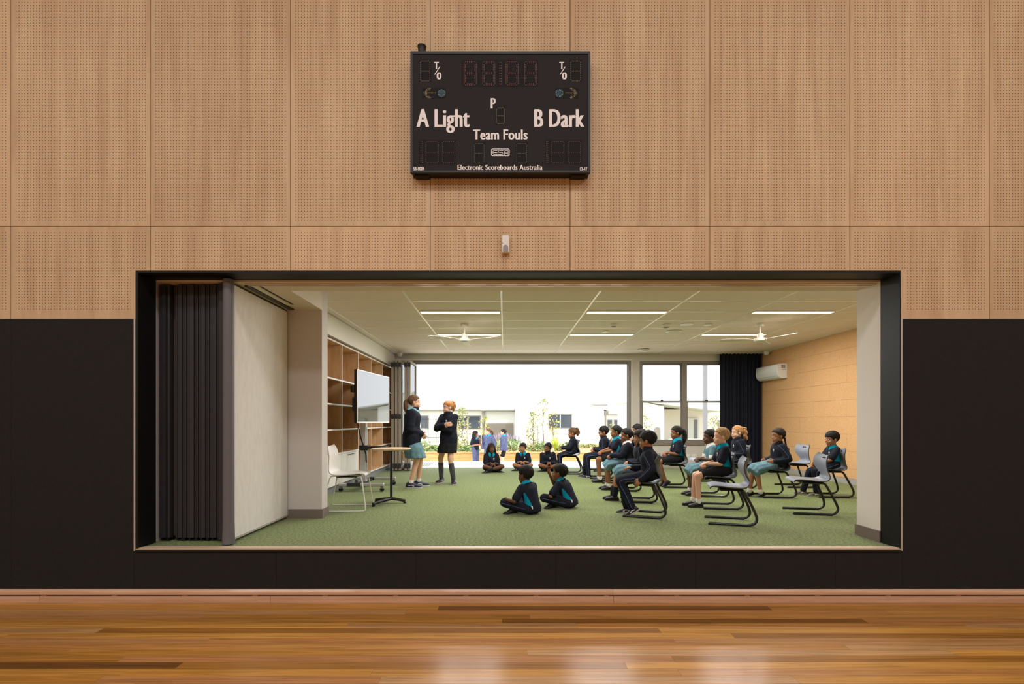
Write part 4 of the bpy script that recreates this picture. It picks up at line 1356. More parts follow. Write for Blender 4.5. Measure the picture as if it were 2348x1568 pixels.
# far building seen by the jamb
C_ = building('far_building', 'distant pale building with tall windows seen beside the door jamb', (12, 50, GZ))
ab(MB().box((9.0, 50, GZ), (17.0, 56, 1.75)), 'wall', m_bwhite, C_)
ab(MB().box((8.8, 49.6, 1.72), (17.2, 50.0, 1.86)), 'gutter', m_bframe, C_)
for x0 in (10.65, 11.35, 12.1, 12.8):
    bwin(C_, x0, x0 + 0.42, 0.2, 1.2, 50, False)
ab(MB().box((11.85, 49.5, GZ), (11.98, 49.6, 1.8)), 'post', m_bwhite, C_)
# building seen through the windows
D_ = building('porch_building', 'pale building with a recessed porch seen through the classroom windows', (11, 30, GZ))
ab(MB().prism([(8.4, GZ), (9.9, GZ), (9.9, 2.0), (8.4, 2.35)], 30, 36, 'Y'), 'front_wall', m_bwhite, D_)
ab(MB().box((9.9, 32.2, GZ), (16, 36, 1.9)), 'porch_wall', mat('porch_beige', (226, 216, 204), 0.8), D_)
ab(MB().add([(8.2, 29.8, 2.42), (13.6, 29.8, 1.75), (13.6, 36, 1.75), (8.2, 36, 2.42), (8.2, 29.8, 2.34), (13.6, 29.8, 1.67), (13.6, 36, 1.67), (8.2, 36, 2.34)],
            [(0, 1, 2, 3), (7, 6, 5, 4), (0, 4, 5, 1), (1, 5, 6, 2), (2, 6, 7, 3), (3, 7, 4, 0)]), 'roof', m_bgrey, D_)
ab(MB().box((12.0, 32.0, GZ), (12.9, 32.18, 1.3)), 'glazed_door', m_bgrey, D_)
ab(MB().box((12.55, 31.95, GZ + 0.1), (12.75, 31.99, 1.2)), 'door_pane', m_bdark, D_)
bwin(D_, 14.3, 15.6, 0.0, 1.1, 32.2)
ab(MB().prism(rrect(9.28, 9.66, -0.4, 0.75, 0.185), 29.94, 29.995, 'Y'), 'arched_panel', m_bframe, D_)
ab(MB().box((10.3, 30.4, GZ), (12.6, 30.5, 0.0)), 'low_wall', m_bgrey, D_)
# steel fence in front of the left wing
fe = thing('steel_fence', 'black vertical-bar steel fence in front of the left classroom wing', 'fence', (-6.1, 38, GZ))
x = -8.2
while x < -5.0:
    MB().box((x + 6.1 - 0.010, -0.010, 0.0), (x + 6.1 + 0.010, 0.010, 1.9)).build('bar', m_charcoal, fe)
    x += 0.125
for zz in (0.35, 1.8):
    MB().box((-2.15, -0.016, zz), (1.1, 0.016, zz + 0.04)).build('rail', m_charcoal, fe)

# dark chair left standing far across the courtyard
oc = thing('courtyard_chair', 'small dark chair standing across the courtyard behind the three children', 'chair', (-1.45, 30.0, GZ))
m_ocd = mat('courtyard_chair_dark', (58, 62, 78), 0.6)
MB().box((-0.2, -0.2, 0.42), (0.2, 0.2, 0.45)).build('seat', m_ocd, oc)
for sx in (-0.19, 0.02):
    MB().box((sx, 0.18, 0.5), (sx + 0.17, 0.205, 0.78)).build('backrest_panel', m_ocd, oc)
for sx in (-0.18, 0.15):
    for sy in (-0.18, 0.15):
        MB().box((sx, sy, 0.0), (sx + 0.03, sy + 0.03, 0.42 if sy < 0 else 0.76)).build('leg', m_charcoal, oc)
# ------------------------------------------------------------------ people
def remesh(mb, voxel, iters=2, fac=0.5):
    me = bpy.data.meshes.new('tmp')
    me.from_pydata(mb.v, [], mb.f)
    bm = bmesh.new(); bm.from_mesh(me); bmesh.ops.recalc_face_normals(bm, faces=bm.faces); bm.to_mesh(me); bm.free()
    ob = bpy.data.objects.new('tmp', me); COL.objects.link(ob)
    md = ob.modifiers.new('r', 'REMESH'); md.mode = 'VOXEL'; md.voxel_size = voxel; md.use_smooth_shade = True
    if iters:
        s_ = ob.modifiers.new('s', 'SMOOTH'); s_.factor = fac; s_.iterations = iters
    dg = bpy.context.evaluated_depsgraph_get()
    out = bpy.data.meshes.new_from_object(ob.evaluated_get(dg))
    bpy.data.objects.remove(ob); bpy.data.meshes.remove(me)
    return out

def ik(a, t, l1, l2, pole):
    a = V(a); t = V(t); pole = V(pole)
    d = t - a
    L_ = max(min(d.length, (l1 + l2) * 0.995), abs(l1 - l2) * 1.01 + 0.01)
    dn = d.normalized()
    x = (l1 * l1 - l2 * l2 + L_ * L_) / (2 * L_)
    h = math.sqrt(max(l1 * l1 - x * x, 0))
    p = pole - dn * pole.dot(dn)
    p = p.normalized() if p.length > 1e-5 else dn.orthogonal().normalized()
    return a + dn * x + p * h, a + dn * L_

SKIN = {'fair': (226, 178, 152), 'tan': (186, 132, 98), 'brown': (142, 94, 66), 'deep': (98, 64, 46), 'olive': (168, 116, 84)}
HAIR = {'black': ((14, 12, 12), (30, 25, 23)), 'dark': ((26, 20, 16), (52, 38, 30)), 'brown': ((74, 52, 36), (118, 86, 60)), 'copper': ((150, 98, 54), (196, 140, 88)),
        'sandy': ((148, 112, 74), (190, 152, 104)), 'curly': ((142, 96, 56), (206, 158, 106))}
CLOTH = {'navy': (25, 28, 41), 'navyj': (22, 25, 37), 'black': (20, 20, 23), 'teal': (88, 119, 131), 'tealp': (118, 160, 170), 'turq': (0, 142, 176), 'white': (226, 224, 222), 'blue': (80, 86, 116), 'grey': (70, 70, 74), 'ltblue': (78, 92, 124)}
def m_skin(k): return mat('skin_' + k, SKIN[k], 0.55, spec=0.4)
def m_hair(k): return mat('hair_' + k, HAIR[k][0], 0.62, spec=0.25, rgb2=HAIR[k][1], nscale=(90, 90, 16), bump=0.6)
def m_cloth(k):
    c = CLOTH[k]
    return mat('cloth_' + k, c, 0.85, spec=0.2, rgb2=tuple(min(255, int(q * 1.16 + 5)) for q in c), nscale=(18, 18, 18), bump=0.25)

def m_polo():
    if 'polo_navy_turquoise' in MATS: return MATS['polo_navy_turquoise']
    m = mat('polo_navy_turquoise', CLOTH['navy'], 0.85, spec=0.2, rgb2=tuple(min(255, int(q * 1.16 + 5)) for q in CLOTH['navy']), nscale=(18, 18, 18), bump=0.25)
    N, L = m.node_tree.nodes, m.node_tree.links
    p = N['Principled BSDF']
    src = p.inputs['Base Color'].links[0].from_socket
    for nm, c in (('side_panel', 'turq'), ('hem_band', 'white')):
        at = N.new('ShaderNodeAttribute'); at.attribute_name = nm
        gt = N.new('ShaderNodeMath'); gt.operation = 'GREATER_THAN'; gt.inputs[1].default_value = 0.0
        L.new(at.outputs['Fac'], gt.inputs[0])
        mx = N.new('ShaderNodeMix'); mx.data_type = 'RGBA'
        L.new(gt.outputs[0], mx.inputs[0]); L.new(src, mx.inputs[6]); mx.inputs[7].default_value = col(CLOTH[c])
        src = mx.outputs[2]
    L.new(src, p.inputs['Base Color'])
    return m

def hand(mb, w, d, nrm, k, curl=0.6):
    """palm, four fingers of unequal length, thumb leaving the palm's side"""
    d = V(d).normalized(); nrm = V(nrm); nrm = (nrm - d * nrm.dot(d)).normalized(); sd = d.cross(nrm)
    k = k * 0.95
    Rm = Matrix((d, sd, nrm)).transposed()
    mb.ellip(V(w) + d * 0.042 * k, (0.046 * k, 0.034 * k, 0.015 * k), Rm, 12, 8)
    mb.capsule(V(w) - d * 0.01, V(w) + d * 0.02 * k, 0.021 * k, 0.022 * k, 10)
    for off, ln in ((-0.024, 0.85), (-0.008, 1.0), (0.008, 0.96), (0.024, 0.76)):
        a = V(w) + d * 0.074 * k + sd * off * k
        b_ = a + (d * math.cos(curl * 0.6) + nrm * math.sin(curl * 0.6)) * 0.032 * ln * k
        c = b_ + (d * math.cos(curl * 1.6) + nrm * math.sin(curl * 1.6)) * 0.028 * ln * k
        mb.capsule(a - d * 0.012 * k, b_, 0.0088 * k, 0.0080 * k, 7)
        mb.capsule(b_, c, 0.0080 * k, 0.0066 * k, 7)
    a = V(w) + d * 0.022 * k + sd * -0.026 * k
    b_ = a + (d * 0.75 - sd * 0.55 + nrm * 0.35).normalized() * 0.032 * k
    c = b_ + (d * 0.95 - sd * 0.05 + nrm * 0.4).normalized() * 0.026 * k
    mb.capsule(a, b_, 0.0105 * k, 0.0095 * k, 7); mb.capsule(b_, c, 0.0095 * k, 0.0075 * k, 7)

def head_blob():
    mb = MB()
    mb.ellip((-0.012, 0, 0.030), (0.094, 0.076, 0.084), nu=20, nv=14)
    mb.ellip((0.020, 0, -0.036), (0.066, 0.057, 0.074), nu=18, nv=12)
    mb.ellip((0.052, 0, -0.092), (0.024, 0.026, 0.020))
    for s_ in (-1, 1):
        mb.ellip((0.045, s_ * 0.031, -0.040), (0.031, 0.027, 0.029))
        mb.ellip((-0.006, s_ * 0.0755, -0.012), (0.016, 0.0085, 0.027), Matrix.Rotation(s_ * 0.35, 3, 'Z'))
        mb.ellip((0.082, s_ * 0.0085, -0.034), (0.008, 0.0075, 0.0065))
    mb.ellip((0.060, 0, 0.022), (0.018, 0.046, 0.028))
    mb.capsule((0.072, 0, 0.0), (0.088, 0, -0.028), 0.0075, 0.0108)
    mb.ellip((0.078, 0, -0.0605), (0.0105, 0.021, 0.0062)); mb.ellip((0.0765, 0, -0.0715), (0.0105, 0.018, 0.0066))
    return mb

def hair_cap(style, seed):
    """skull cap of hair with a hairline; everything in head space"""
    rnd = random.Random(seed)
    short = style in ('short', 'fade', 'fringe', 'cap')
    tight = style in ('pony', 'highpony', 'bun', 'braid', 'tail')
    r = (0.1015, 0.0838, 0.0905) if not tight else (0.0995, 0.0815, 0.0895)
    if style == 'fade': r = (0.099, 0.0805, 0.092)
    c = V((-0.014, 0, 0.034))
    line = {  # front-to-back lower limit of the hair
        'short': ((0.10, 0.062), (0.06, 0.050), (0.035, 0.012), (0.015, 0.004), (-0.012, 0.02), (-0.028, -0.02), (-0.05, -0.058), (-0.12, -0.064)),
        'fade': ((0.10, 0.074), (0.06, 0.066), (0.035, 0.030), (0.015, 0.016), (-0.012, 0.024), (-0.028, 0.0), (-0.05, -0.035), (-0.12, -0.045)),
        'fringe': ((0.10, 0.040), (0.06, 0.036), (0.035, 0.004), (0.015, -0.012), (-0.012, 0.012), (-0.028, -0.02), (-0.05, -0.058), (-0.12, -0.066)),
        'long': ((0.10, 0.058), (0.06, 0.04), (0.035, -0.02), (0.015, -0.06), (-0.012, -0.07), (-0.05, -0.08), (-0.12, -0.08)),
        'pony': ((0.10, 0.068), (0.06, 0.058), (0.035, 0.024), (0.015, 0.010), (-0.012, 0.022), (-0.028, -0.018), (-0.05, -0.05), (-0.12, -0.056)),
    }
    ln = line.get(style, line['pony'])
    def low(x):
        for (xa, za), (xb, zb) in zip(ln, ln[1:]):
            if x >= xb:
                f = (x - xb) / (xa - xb) if xa != xb else 0
                f = max(0, min(1, f))
                return zb + (za - zb) * f
        return ln[-1][1]
    nu, nv = 60, 44
    mb = MB(); vs_ = []; fs_ = []
    for i in range(nv + 1):
        a = PI * i / nv
        for j in range(nu):
            b_ = 2 * PI * j / nu
            dv = V((math.sin(a) * math.cos(b_), math.sin(a) * math.sin(b_), math.cos(a)))
            q = V((dv.x * r[0], dv.y * r[1], dv.z * r[2]))
            nzv = noise.noise(V((dv.x * 3, dv.y * 14, dv.z * 3)) + V((seed, 0, 0))) * 0.0035 + noise.noise(dv * 5 + V((0, seed, 0))) * 0.003 + (abs(noise.noise(V((dv.x * 7, dv.y * 22, dv.z * 7)) + V((seed, 3, 0)))) - 0.15) * 0.004
            q += dv * nzv
            p = c + q
            lim = low(p.x) + 0.004 * math.sin(b_ * 17 + seed)
            if p.z < lim:
                dd = lim - p.z
                q *= max(0.72, 0.985 - dd * 9)
                p = c + q
            vs_.append(p)
    for i in range(nv):
        for j in range(nu):
            k = (j + 1) % nu
            fs_.append((i * nu + j, (i + 1) * nu + j, (i + 1) * nu + k, i * nu + k))
    mb.add(vs_, fs_)
    return mb

def lock(mb, pts, rs, seed, flat=1.0, n=12):
    """a tail of hair with uneven strands"""
    path = smooth_path([tuple(p) + (r,) for p, r in zip(pts, rs)], 4)
    P = [V(q[:3]) for q in path]
    rr = []
    prev = None
    m = len(P)
    for i in range(m):
        t_ = (P[min(i + 1, m - 1)] - P[max(i - 1, 0)]).normalized()
        u = V((0, 1, 0)) - t_ * t_.y
        u = u.normalized() if u.length > 1e-4 else V((1, 0, 0))
        w = t_.cross(u)
        ring = []
        for j in range(n):
            a = 2 * PI * j / n
            rad = max(path[i][3], 0.001) * (1 + 0.22 * math.sin(a * 5 + seed + i * 0.25) + 0.1 * math.sin(i * 0.9 + j))
            ring.append(P[i] + (u * math.cos(a) * flat + w * math.sin(a)) * rad)
        rr.append(ring)
    mb.rings(rr)

def shoe_parts(k, style):
    """shoe in foot space: ankle above the origin, toes along +x, sole at z=0; returns upper, sole"""
    up = MB(); so = MB()
    sec = [(-0.062, 0.012, 0.026), (-0.055, 0.026, 0.056), (-0.03, 0.033, 0.075), (0.0, 0.034, 0.080), (0.03, 0.034, 0.064), (0.065, 0.037, 0.050), (0.10, 0.038, 0.042), (0.128, 0.030, 0.034), (0.143, 0.014, 0.022)]
    if style == 'maryjane':
        sec = [(x, w * 0.92, h * (0.72 if x < 0.04 else 0.85)) for x, w, h in sec]
    rr = []
    for x, w, h in sec:
        ring = []
        for j in range(14):
            a = 2 * PI * j / 14
            y = w * math.cos(a); z = h / 2 + h / 2 * math.sin(a)
            if math.sin(a) < -0.2: z = max(z * 0.4, 0.004)
            ring.append(V((x * k, y * k, (z + 0.008) * k)))
        rr.append(ring)
    up.rings(rr)
    out = []
    for x, w, h in sec: out.append((x * 1.02 * k, (w + 0.002) * k))
    poly = out + [(x, -w) for x, w in reversed(out)]
    so.prism(poly, 0.0, 0.017 * k, 'Z')
    return up, so

HEAD_ME = None
def person(lab, x, y, deg, hip, k=0.9, hs=0.98, z0=0.0, lean=0, bend=0, side=0, feet=((0.3, 0.06, 0.055), (0.3, -0.06, 0.055)), fpitch=(0, 0), fyaw=(0, 0),
           knee_pole=((0.3, 0, 1), (0.3, 0, 1)), hands=((0.14, 0.05, 0.55), (0.14, -0.05, 0.55)), epole=((-0.6, 0.5, -0.6), (-0.6, -0.5, -0.6)), palm=((0, 0, -1), (0, 0, -1)), hdir=(None, None), curl=0.6,
           yaw=0, pitch=0, roll=0, skin='brown', hair='short', hcol='black', top='polo', bottom='trousers', socks='white', shoes='black', glasses=False, emblem=False,
           fine=True, cat='person', group=None, thigh=0.37, shin=0.37, skirt_hem=0.03, collar_h=0.048, piping=True, trunk=0.94, collar=None, legs_r=1.0, widow=None, panel=True):
    seed = int(abs(x * 137 + y * 71)) % 97
    vox = 0.0105 if fine else 0.014
    hip = V(hip)
    def dirv(a): 
        a = math.radians(a); b_ = math.radians(side)
        return V((math.sin(a), math.sin(b_), math.cos(a))).normalized()
    s1, s2, s3 = dirv(lean), dirv(lean + bend * 0.5), dirv(lean + bend)
    P = hip; W_ = P + s1 * 0.13 * k * trunk; C_ = W_ + s2 * 0.13 * k * trunk; Nk = C_ + s3 * 0.085 * k
    lat = V((0, 1, 0)); lat = (lat - s2 * lat.dot(s2)).normalized()
    f1, f2, f3 = lat.cross(s1).normalized(), lat.cross(s2).normalized(), lat.cross(s3).normalized()
    def ring(c, f, rx, ry, n=18):
        return [c + f * rx * math.cos(2 * PI * j / n) + lat * ry * math.sin(2 * PI * j / n) for j in range(n)]
    def torso(mb, e, lo=-0.05, hem=0.0, neck=True):
        rr = []
        if lo < -0.01:
            rr.append(ring(P + s1 * lo * k, f1, 0.074 * k + e + hem, 0.100 * k + e + hem))
        rr += [ring(P + s1 * 0.0 * k, f1, 0.086 * k + e + hem * 0.6, 0.112 * k + e + hem * 0.6), ring(P + s1 * 0.06 * k * trunk, f1, 0.080 * k + e, 0.106 * k + e), ring(W_, f2, 0.074 * k + e, 0.100 * k + e),
               ring(W_ + s2 * 0.07 * k * trunk, f2, 0.078 * k + e, 0.112 * k + e), ring(C_, f2, 0.078 * k + e, 0.122 * k + e), ring(C_ + s3 * 0.045 * k, f3, 0.064 * k + e * 0.8, 0.112 * k + e * 0.8), ring(C_ + s3 * 0.07 * k, f3, 0.05 * k + e * 0.6, 0.078 * k + e * 0.6)]
        if neck:
            rr.append(ring(Nk + s3 * 0.012, f3, 0.042 * k + e * 0.3, 0.048 * k + e * 0.3))
        mb.rings(rr)
    sh, el, wr, hp, kn, an = [], [], [], [], [], []
    for i, s_ in enumerate((1, -1)):
        S = C_ + s3 * 0.040 * k + lat * s_ * 0.122 * k
        e_, w_ = ik(S, hands[i], 0.205 * k, 0.185 * k, epole[i])
        sh.append(S); el.append(e_); wr.append(w_)
        H_ = P + lat * s_ * 0.060 * k
        kk, aa = ik(H_, feet[i], thigh * k, shin * k, knee_pole[i])
        hp.append(H_); kn.append(kk); an.append(aa)
    # body, one continuous surface
    mb = MB()
    torso(mb, 0.0)
    for i in range(2):
        mb.capsule(sh[i], el[i], 0.040 * k, 0.031 * k); mb.capsule(el[i], wr[i], 0.031 * k, 0.021 * k)
        mb.capsule(hp[i], kn[i], 0.068 * k * legs_r, 0.047 * k * legs_r); mb.capsule(kn[i], an[i], 0.046 * k * legs_r, 0.030 * k * legs_r)
        mid = kn[i].lerp(an[i], 0.3)
        mb.ellip(mid, (0.043 * k * legs_r,) * 3)
    hc = Nk + f3 * 0.016 * k + V((0, 0, 0.108 * hs)) + s3 * 0.008
    R = (Matrix.Rotation(math.radians(yaw), 3, 'Z') @ Matrix.Rotation(math.radians(pitch), 3, 'Y') @ Matrix.Rotation(math.radians(roll), 3, 'X'))
    def hp_(q): return hc + R @ (V(q) * hs)
    mb.capsule(Nk - s3 * 0.03, hp_((-0.018, 0, -0.04)), 0.044 * k, 0.042 * hs)
    body = remesh(mb, vox)
    # head in finer detail + hands, joined into the same surface
    global HEAD_ME
    if HEAD_ME is None:
        HEAD_ME = remesh(head_blob(), 0.0052, 2)
    acc = MB()
    acc.add([v.co for v in body.vertices], [tuple(p.vertices) for p in body.polygons])
    acc.add([hp_(v.co) for v in HEAD_ME.vertices], [tuple(p.vertices) for p in HEAD_ME.polygons])
    for i in range(2):
        hd = hdir[i] if hdir[i] is not None else (wr[i] - el[i])
        hand(acc, wr[i], hd, palm[i], k * 1.02, curl)
    bpy.data.meshes.remove(body)
    o = acc.build('person', m_skin(skin), None, (x, y, z0), math.radians(deg), smooth=True, ang=80)
    tag(o, lab, cat, group)
    def child(mb_, name, m, **kw):
        kw.setdefault('smooth', True); kw.setdefault('ang', 70)
        return mb_.build(name, m, o, **kw)
    def cloth(mb_, name, mats, it=3, v=None):
        me = remesh(mb_, v or vox, it)
        for m_ in (mats if isinstance(mats, list) else [mats]): me.materials.append(m_)
        me.polygons.foreach_set('use_smooth', [True] * len(me.polygons))
        return link(name, me, o)
    # face
    for s_ in (1, -1):
        e = MB()
        Re = R
        e.ellip(hp_((0.0712, s_ * 0.030, -0.004)), (0.0085 * hs, 0.0118 * hs, 0.0056 * hs), Re, 12, 8, 0)
        e.ellip(hp_((0.0772, s_ * 0.0302, -0.004)), (0.0034 * hs, 0.0062 * hs, 0.0052 * hs), Re, 10, 6, 1)
        child(e, 'eye', [mat('eye_white', (186, 178, 172), 0.4), mat('eye_iris', (38, 26, 20), 0.25)])
        bmb = MB(); bmb.capsule(hp_((0.078, s_ * 0.017, 0.0195)), hp_((0.068, s_ * 0.044, 0.0200)), 0.0034 * hs, 0.0024 * hs, 6)
        child(bmb, 'eyebrow', m_hair(hcol))
    lp_ = MB(); lp_.ellip(hp_((0.0815, 0, -0.062)), (0.0085 * hs, 0.019 * hs, 0.0045 * hs), R, 12, 6); lp_.ellip(hp_((0.080, 0, -0.0705)), (0.0085 * hs, 0.0165 * hs, 0.0052 * hs), R, 12, 6)
    sk = SKIN[skin]
    child(lp_, 'lips', mat('lips_' + skin, (int(sk[0] * 0.86), int(sk[1] * 0.66), int(sk[2] * 0.68)), 0.45))
    # hair
    cap = hair_cap(hair if hair in ('short', 'fade', 'fringe', 'long') else 'pony', seed)
    cap.v = [tuple(hp_(q)) for q in cap.v]
    hb = child(cap, 'hair', m_hair(hcol))
    tl = MB(); tname = None
    dn = R.transposed() @ V((0, 0, -1))      # straight down in head space
    if hair in ('pony', 'highpony', 'tail'):
        z = {'pony': 0.035, 'highpony': 0.075, 'tail': 0.02}[hair]
        a = V((-0.098, 0, z))
        ln = {'pony': 0.26, 'highpony': 0.16, 'tail': 0.20}[hair]
        if hair == 'highpony': a = V((-0.085, 0, 0.085))
        pts = [a + V((0.02, 0, 0)), a + V((-0.02, 0, 0.008)), a + V((-0.045, 0, 0)) + dn * 0.04, a + V((-0.045, 0, 0)) + dn * ln * 0.5, a + V((-0.03, 0, 0)) + dn * ln * 0.85, a + V((-0.02, 0, 0)) + dn * ln]
        lock(tl, pts, [0.018, 0.021, 0.032, 0.034, 0.022, 0.004], seed)
        tname = 'ponytail'
        tie = MB(); tie.ellip(hp_(a + V((-0.006, 0, 0.004))), (0.012 * hs, 0.024 * hs, 0.024 * hs), R, 12, 8)
        child(tie, 'hair_tie', m_cloth('white') if hair == 'tail' else m_cloth('navy'))
    elif hair == 'curlytail':
        a = V((-0.092, 0, 0.078))
        rnd = random.Random(seed)
        for q in range(9):
            off = V((rnd.uniform(-0.03, 0.01), rnd.uniform(-0.028, 0.028), rnd.uniform(-0.01, 0.01)))
            pts = [a + V((0.015, 0, 0))]
            for s__ in range(1, 9):
                f = s__ / 8
                pts.append(a + V((-0.045, 0, 0.012)) * min(1, f * 4) + off * f * 1.3 + dn * (0.20 * f * f + 0.02 * f) + V((0.009 * math.sin(s__ * 2.1 + q), 0.009 * math.cos(s__ * 2.4 + q * 1.7), 0)))
            lock(tl, pts, [0.012] + [0.014] * 6 + [0.010, 0.003], seed + q, n=8)
        tname = 'ponytail'
        tie = MB(); tie.ellip(hp_(a + V((-0.004, 0, 0.004))), (0.012 * hs, 0.024 * hs, 0.024 * hs), R, 12, 8)
        child(tie, 'hair_tie', m_cloth('navy'))
    elif hair == 'bun':
        tl.ellip((-0.098, 0, 0.085), (0.030, 0.034, 0.034)); tl.ellip((-0.115, 0.01, 0.10), (0.018, 0.02, 0.024)); tname = 'hair_bun'
        lock(tl, [V((-0.10, 0, 0.07)), V((-0.12, 0, 0.03)), V((-0.115, 0, -0.03)), V((-0.10, 0, -0.08))], [0.02, 0.026, 0.02, 0.004], seed)
    elif hair == 'braid':
        for s_ in (1, -1):
            a = V((-0.062, s_ * 0.058, -0.035))
            for q in range(9):
                c = a + dn * (0.018 * q) + V((-0.004 * q, s_ * 0.004 * math.sin(q * 3.1), 0))
                tl.ellip(c, (0.0165 - 0.0009 * q, 0.0165 - 0.0009 * q, 0.0145), Matrix.Rotation(0.5 * (1 if q % 2 else -1), 3, 'X'), 10, 7)
        tname = 'braid'
        cl = MB()
        for dz in (0.062, 0.046):
            cl.ellip(hp_((-0.032 - 0.0, 0.071 + (0.0 if dz < 0.05 else -0.005), dz)), (0.013 * hs, 0.006 * hs, 0.006 * hs), R, 8, 6)
        child(cl, 'hair_clip', mat('clip_mint', (180, 232, 226), 0.4))
    elif hair == 'long':
        rnd = random.Random(seed)
        for q in range(13):
            an_ = math.radians(75 + 210 * q / 12)
            bx_, by_ = -0.014 + 0.088 * math.cos(an_), 0.080 * math.sin(an_)
            ln = 0.20 + rnd.uniform(-0.02, 0.03)
            pts = [V((bx_ * 0.8, by_ * 0.85, 0.05)), V((bx_, by_, 0.0)), V((bx_ * 1.08, by_ * 1.12, -0.05)), V((bx_ * 1.1, by_ * 1.2, -0.05)) + dn * ln * 0.35, V((bx_ * 1.05, by_ * 1.15, -0.05)) + dn * ln * 0.65]
            lock(tl, pts, [0.015, 0.021, 0.023, 0.019, 0.004], seed + q, n=8)
        tname = 'long_hair'
    if hair == 'cap':
        cpb = MB(); rr = []
        for zz, s__ in ((0.045, 1.07), (0.07, 1.06), (0.10, 0.9), (0.12, 0.62), (0.132, 0.15)):
            rr.append([hp_((-0.014 + 0.1 * s__ * math.cos(2 * PI * j / 20), 0.084 * s__ * math.sin(2 * PI * j / 20), zz)) for j in range(20)])
        cpb.rings(rr)
        rr = [[hp_((xx, yy, zz + dz)) for xx, yy, zz in ((0.07, -0.06, 0.05), (0.12, -0.045, 0.043), (0.145, 0, 0.04), (0.12, 0.045, 0.043), (0.07, 0.06, 0.05))] for dz in (0, 0.006)]
        cpb.rings(rr)
        child(cpb, 'sun_cap', m_cloth('blue'))
    if tname:
        tl.v = [tuple(hp_(q)) for q in tl.v]
        child(tl, tname, m_hair(hcol))
    if glasses:
        gm = MB()
        for s_ in (1, -1):
            gm.tube([hp_((0.088, s_ * 0.030 + 0.021 * math.cos(a), -0.004 + 0.016 * math.sin(a))) for a in [2 * PI * q / 14 for q in range(14)]], 0.0022, 6, closed=True)
            gm.tube([hp_((0.087, s_ * 0.050, 0.0)), hp_((0.05, s_ * 0.072, 0.0)), hp_((-0.01, s_ * 0.080, -0.002))], 0.002, 5)
        gm.tube([hp_((0.091, 0.010, 0.0)), hp_((0.094, 0, 0.002)), hp_((0.091, -0.010, 0.0))], 0.002, 5)
        child(gm, 'glasses', mat('glasses_frame', (70, 72, 80), 0.3, metal=0.5))
    # ---- tops
    long_ = top in ('jacket', 'jacketopen', 'blazer')
    e = {'polo': 0.016, 'jacket': 0.034, 'blazer': 0.030, 'jacketopen': 0.028, 'dress': 0.014, 'shirt': 0.013}[top]
    tb_ = MB()
    standing = hip.z > 0.55
    lo = -0.06 if top == 'polo' else (-0.10 if standing else -0.05)
    if top == 'jacket' and standing: lo = -0.16
    torso(tb_, e, lo, 0.012 if long_ else 0.004, neck=long_)
    for i in range(2):
        if long_:
            tb_.capsule(sh[i], el[i], 0.039 * k + 0.018, 0.035 * k + 0.018)
            w2 = el[i].lerp(wr[i], 0.97)
            tb_.capsule(el[i], w2, 0.035 * k + 0.018, 0.026 * k + 0.013)
            tb_.ellip(el[i].lerp(sh[i], 0.25) , (0.038 * k + 0.021,) * 3)
        else:
            sl = sh[i].lerp(el[i], 0.74)
            tb_.capsule(sh[i], sl, 0.039 * k + 0.012, 0.038 * k + 0.019)
    if top == 'dress':
        skirt_into(tb_, P, s1, f1, lat, kn, k, skirt_hem, standing, an)
    tc_ = {'polo': 'navy', 'jacket': 'navyj', 'blazer': 'navyj', 'jacketopen': 'blue', 'dress': 'tealp', 'shirt': 'white'}[top]
    tname = {'polo': 'polo_shirt', 'jacket': 'jacket', 'blazer': 'blazer', 'jacketopen': 'jacket', 'dress': 'dress', 'shirt': 'shirt'}[top]
    if cat == 'outside': tc_ = 'blue'
    if top == 'dress': tc_ = 'teal'
    to = cloth(tb_, tname, [m_polo() if (top == 'polo' and panel) else m_cloth(tc_), m_cloth('turq'), m_cloth('white')])
    if top == 'polo' and panel:
        a1 = to.data.attributes.new('side_panel', 'FLOAT', 'POINT'); a2 = to.data.attributes.new('hem_band', 'FLOAT', 'POINT')
        v1, v2 = [], []
        for vt in to.data.vertices:
            d = vt.co - P
            t_ = d.dot(s1) / k; fw_ = abs(d.dot(f1) / k + 0.01); lt = abs(d.dot(lat)) / k
            v1.append(min(lt - 0.07, t_ - 0.030, 0.21 - t_, 0.066 * (1 - (t_ - 0.02) / 0.20) + 0.003 - fw_, 0.142 - lt))
            v2.append(min(lt - 0.055, t_ + 0.015, 0.030 - t_, 0.068 - fw_))
        a1.data.foreach_set('value', v1); a2.data.foreach_set('value', v2)
    if top == 'dress':
        for p in to.data.polygons:
            for i in range(2):
                d = p.center - sh[i]
                t_ = d.dot((el[i] - sh[i]).normalized())
                if 0.125 * k < t_ < 0.19 * k and (p.center - sh[i].lerp(el[i], 0.74)).length < 0.07 * k:
                    p.material_index = 2
    # collar: a folded band round the neck
    ck = collar or {'polo': 'turq', 'jacket': None, 'blazer': 'white', 'jacketopen': 'turq', 'dress': 'white', 'shirt': 'white'}[top]
    if ck:
        cm_ = MB(); rr = []
        na = 28; gap = 0.30
        for j in range(na + 1):
            a = gap + (2 * PI - 2 * gap) * j / na
            cf = math.cos(a)
            fr_ = max(0, cf) ** 2
            r_ = []
            for (dz, rx, ry, dp) in ((-0.012, 0.080, 0.084, 0.052), (0.006, 0.073, 0.076, 0.030), (0.032, 0.059, 0.059, 0.020), (0.036, 0.053, 0.054, 0.020), (0.004, 0.051, 0.054, 0.024)):
                r_.append(Nk + s3 * (dz - dp * fr_) * k + f3 * (rx * cf + (0.010 * fr_)) * k + lat * ry * math.sin(a) * k)
            rr.append(r_)
        cm_.rings(rr)
        child(cm_, 'collar', m_cloth(ck))
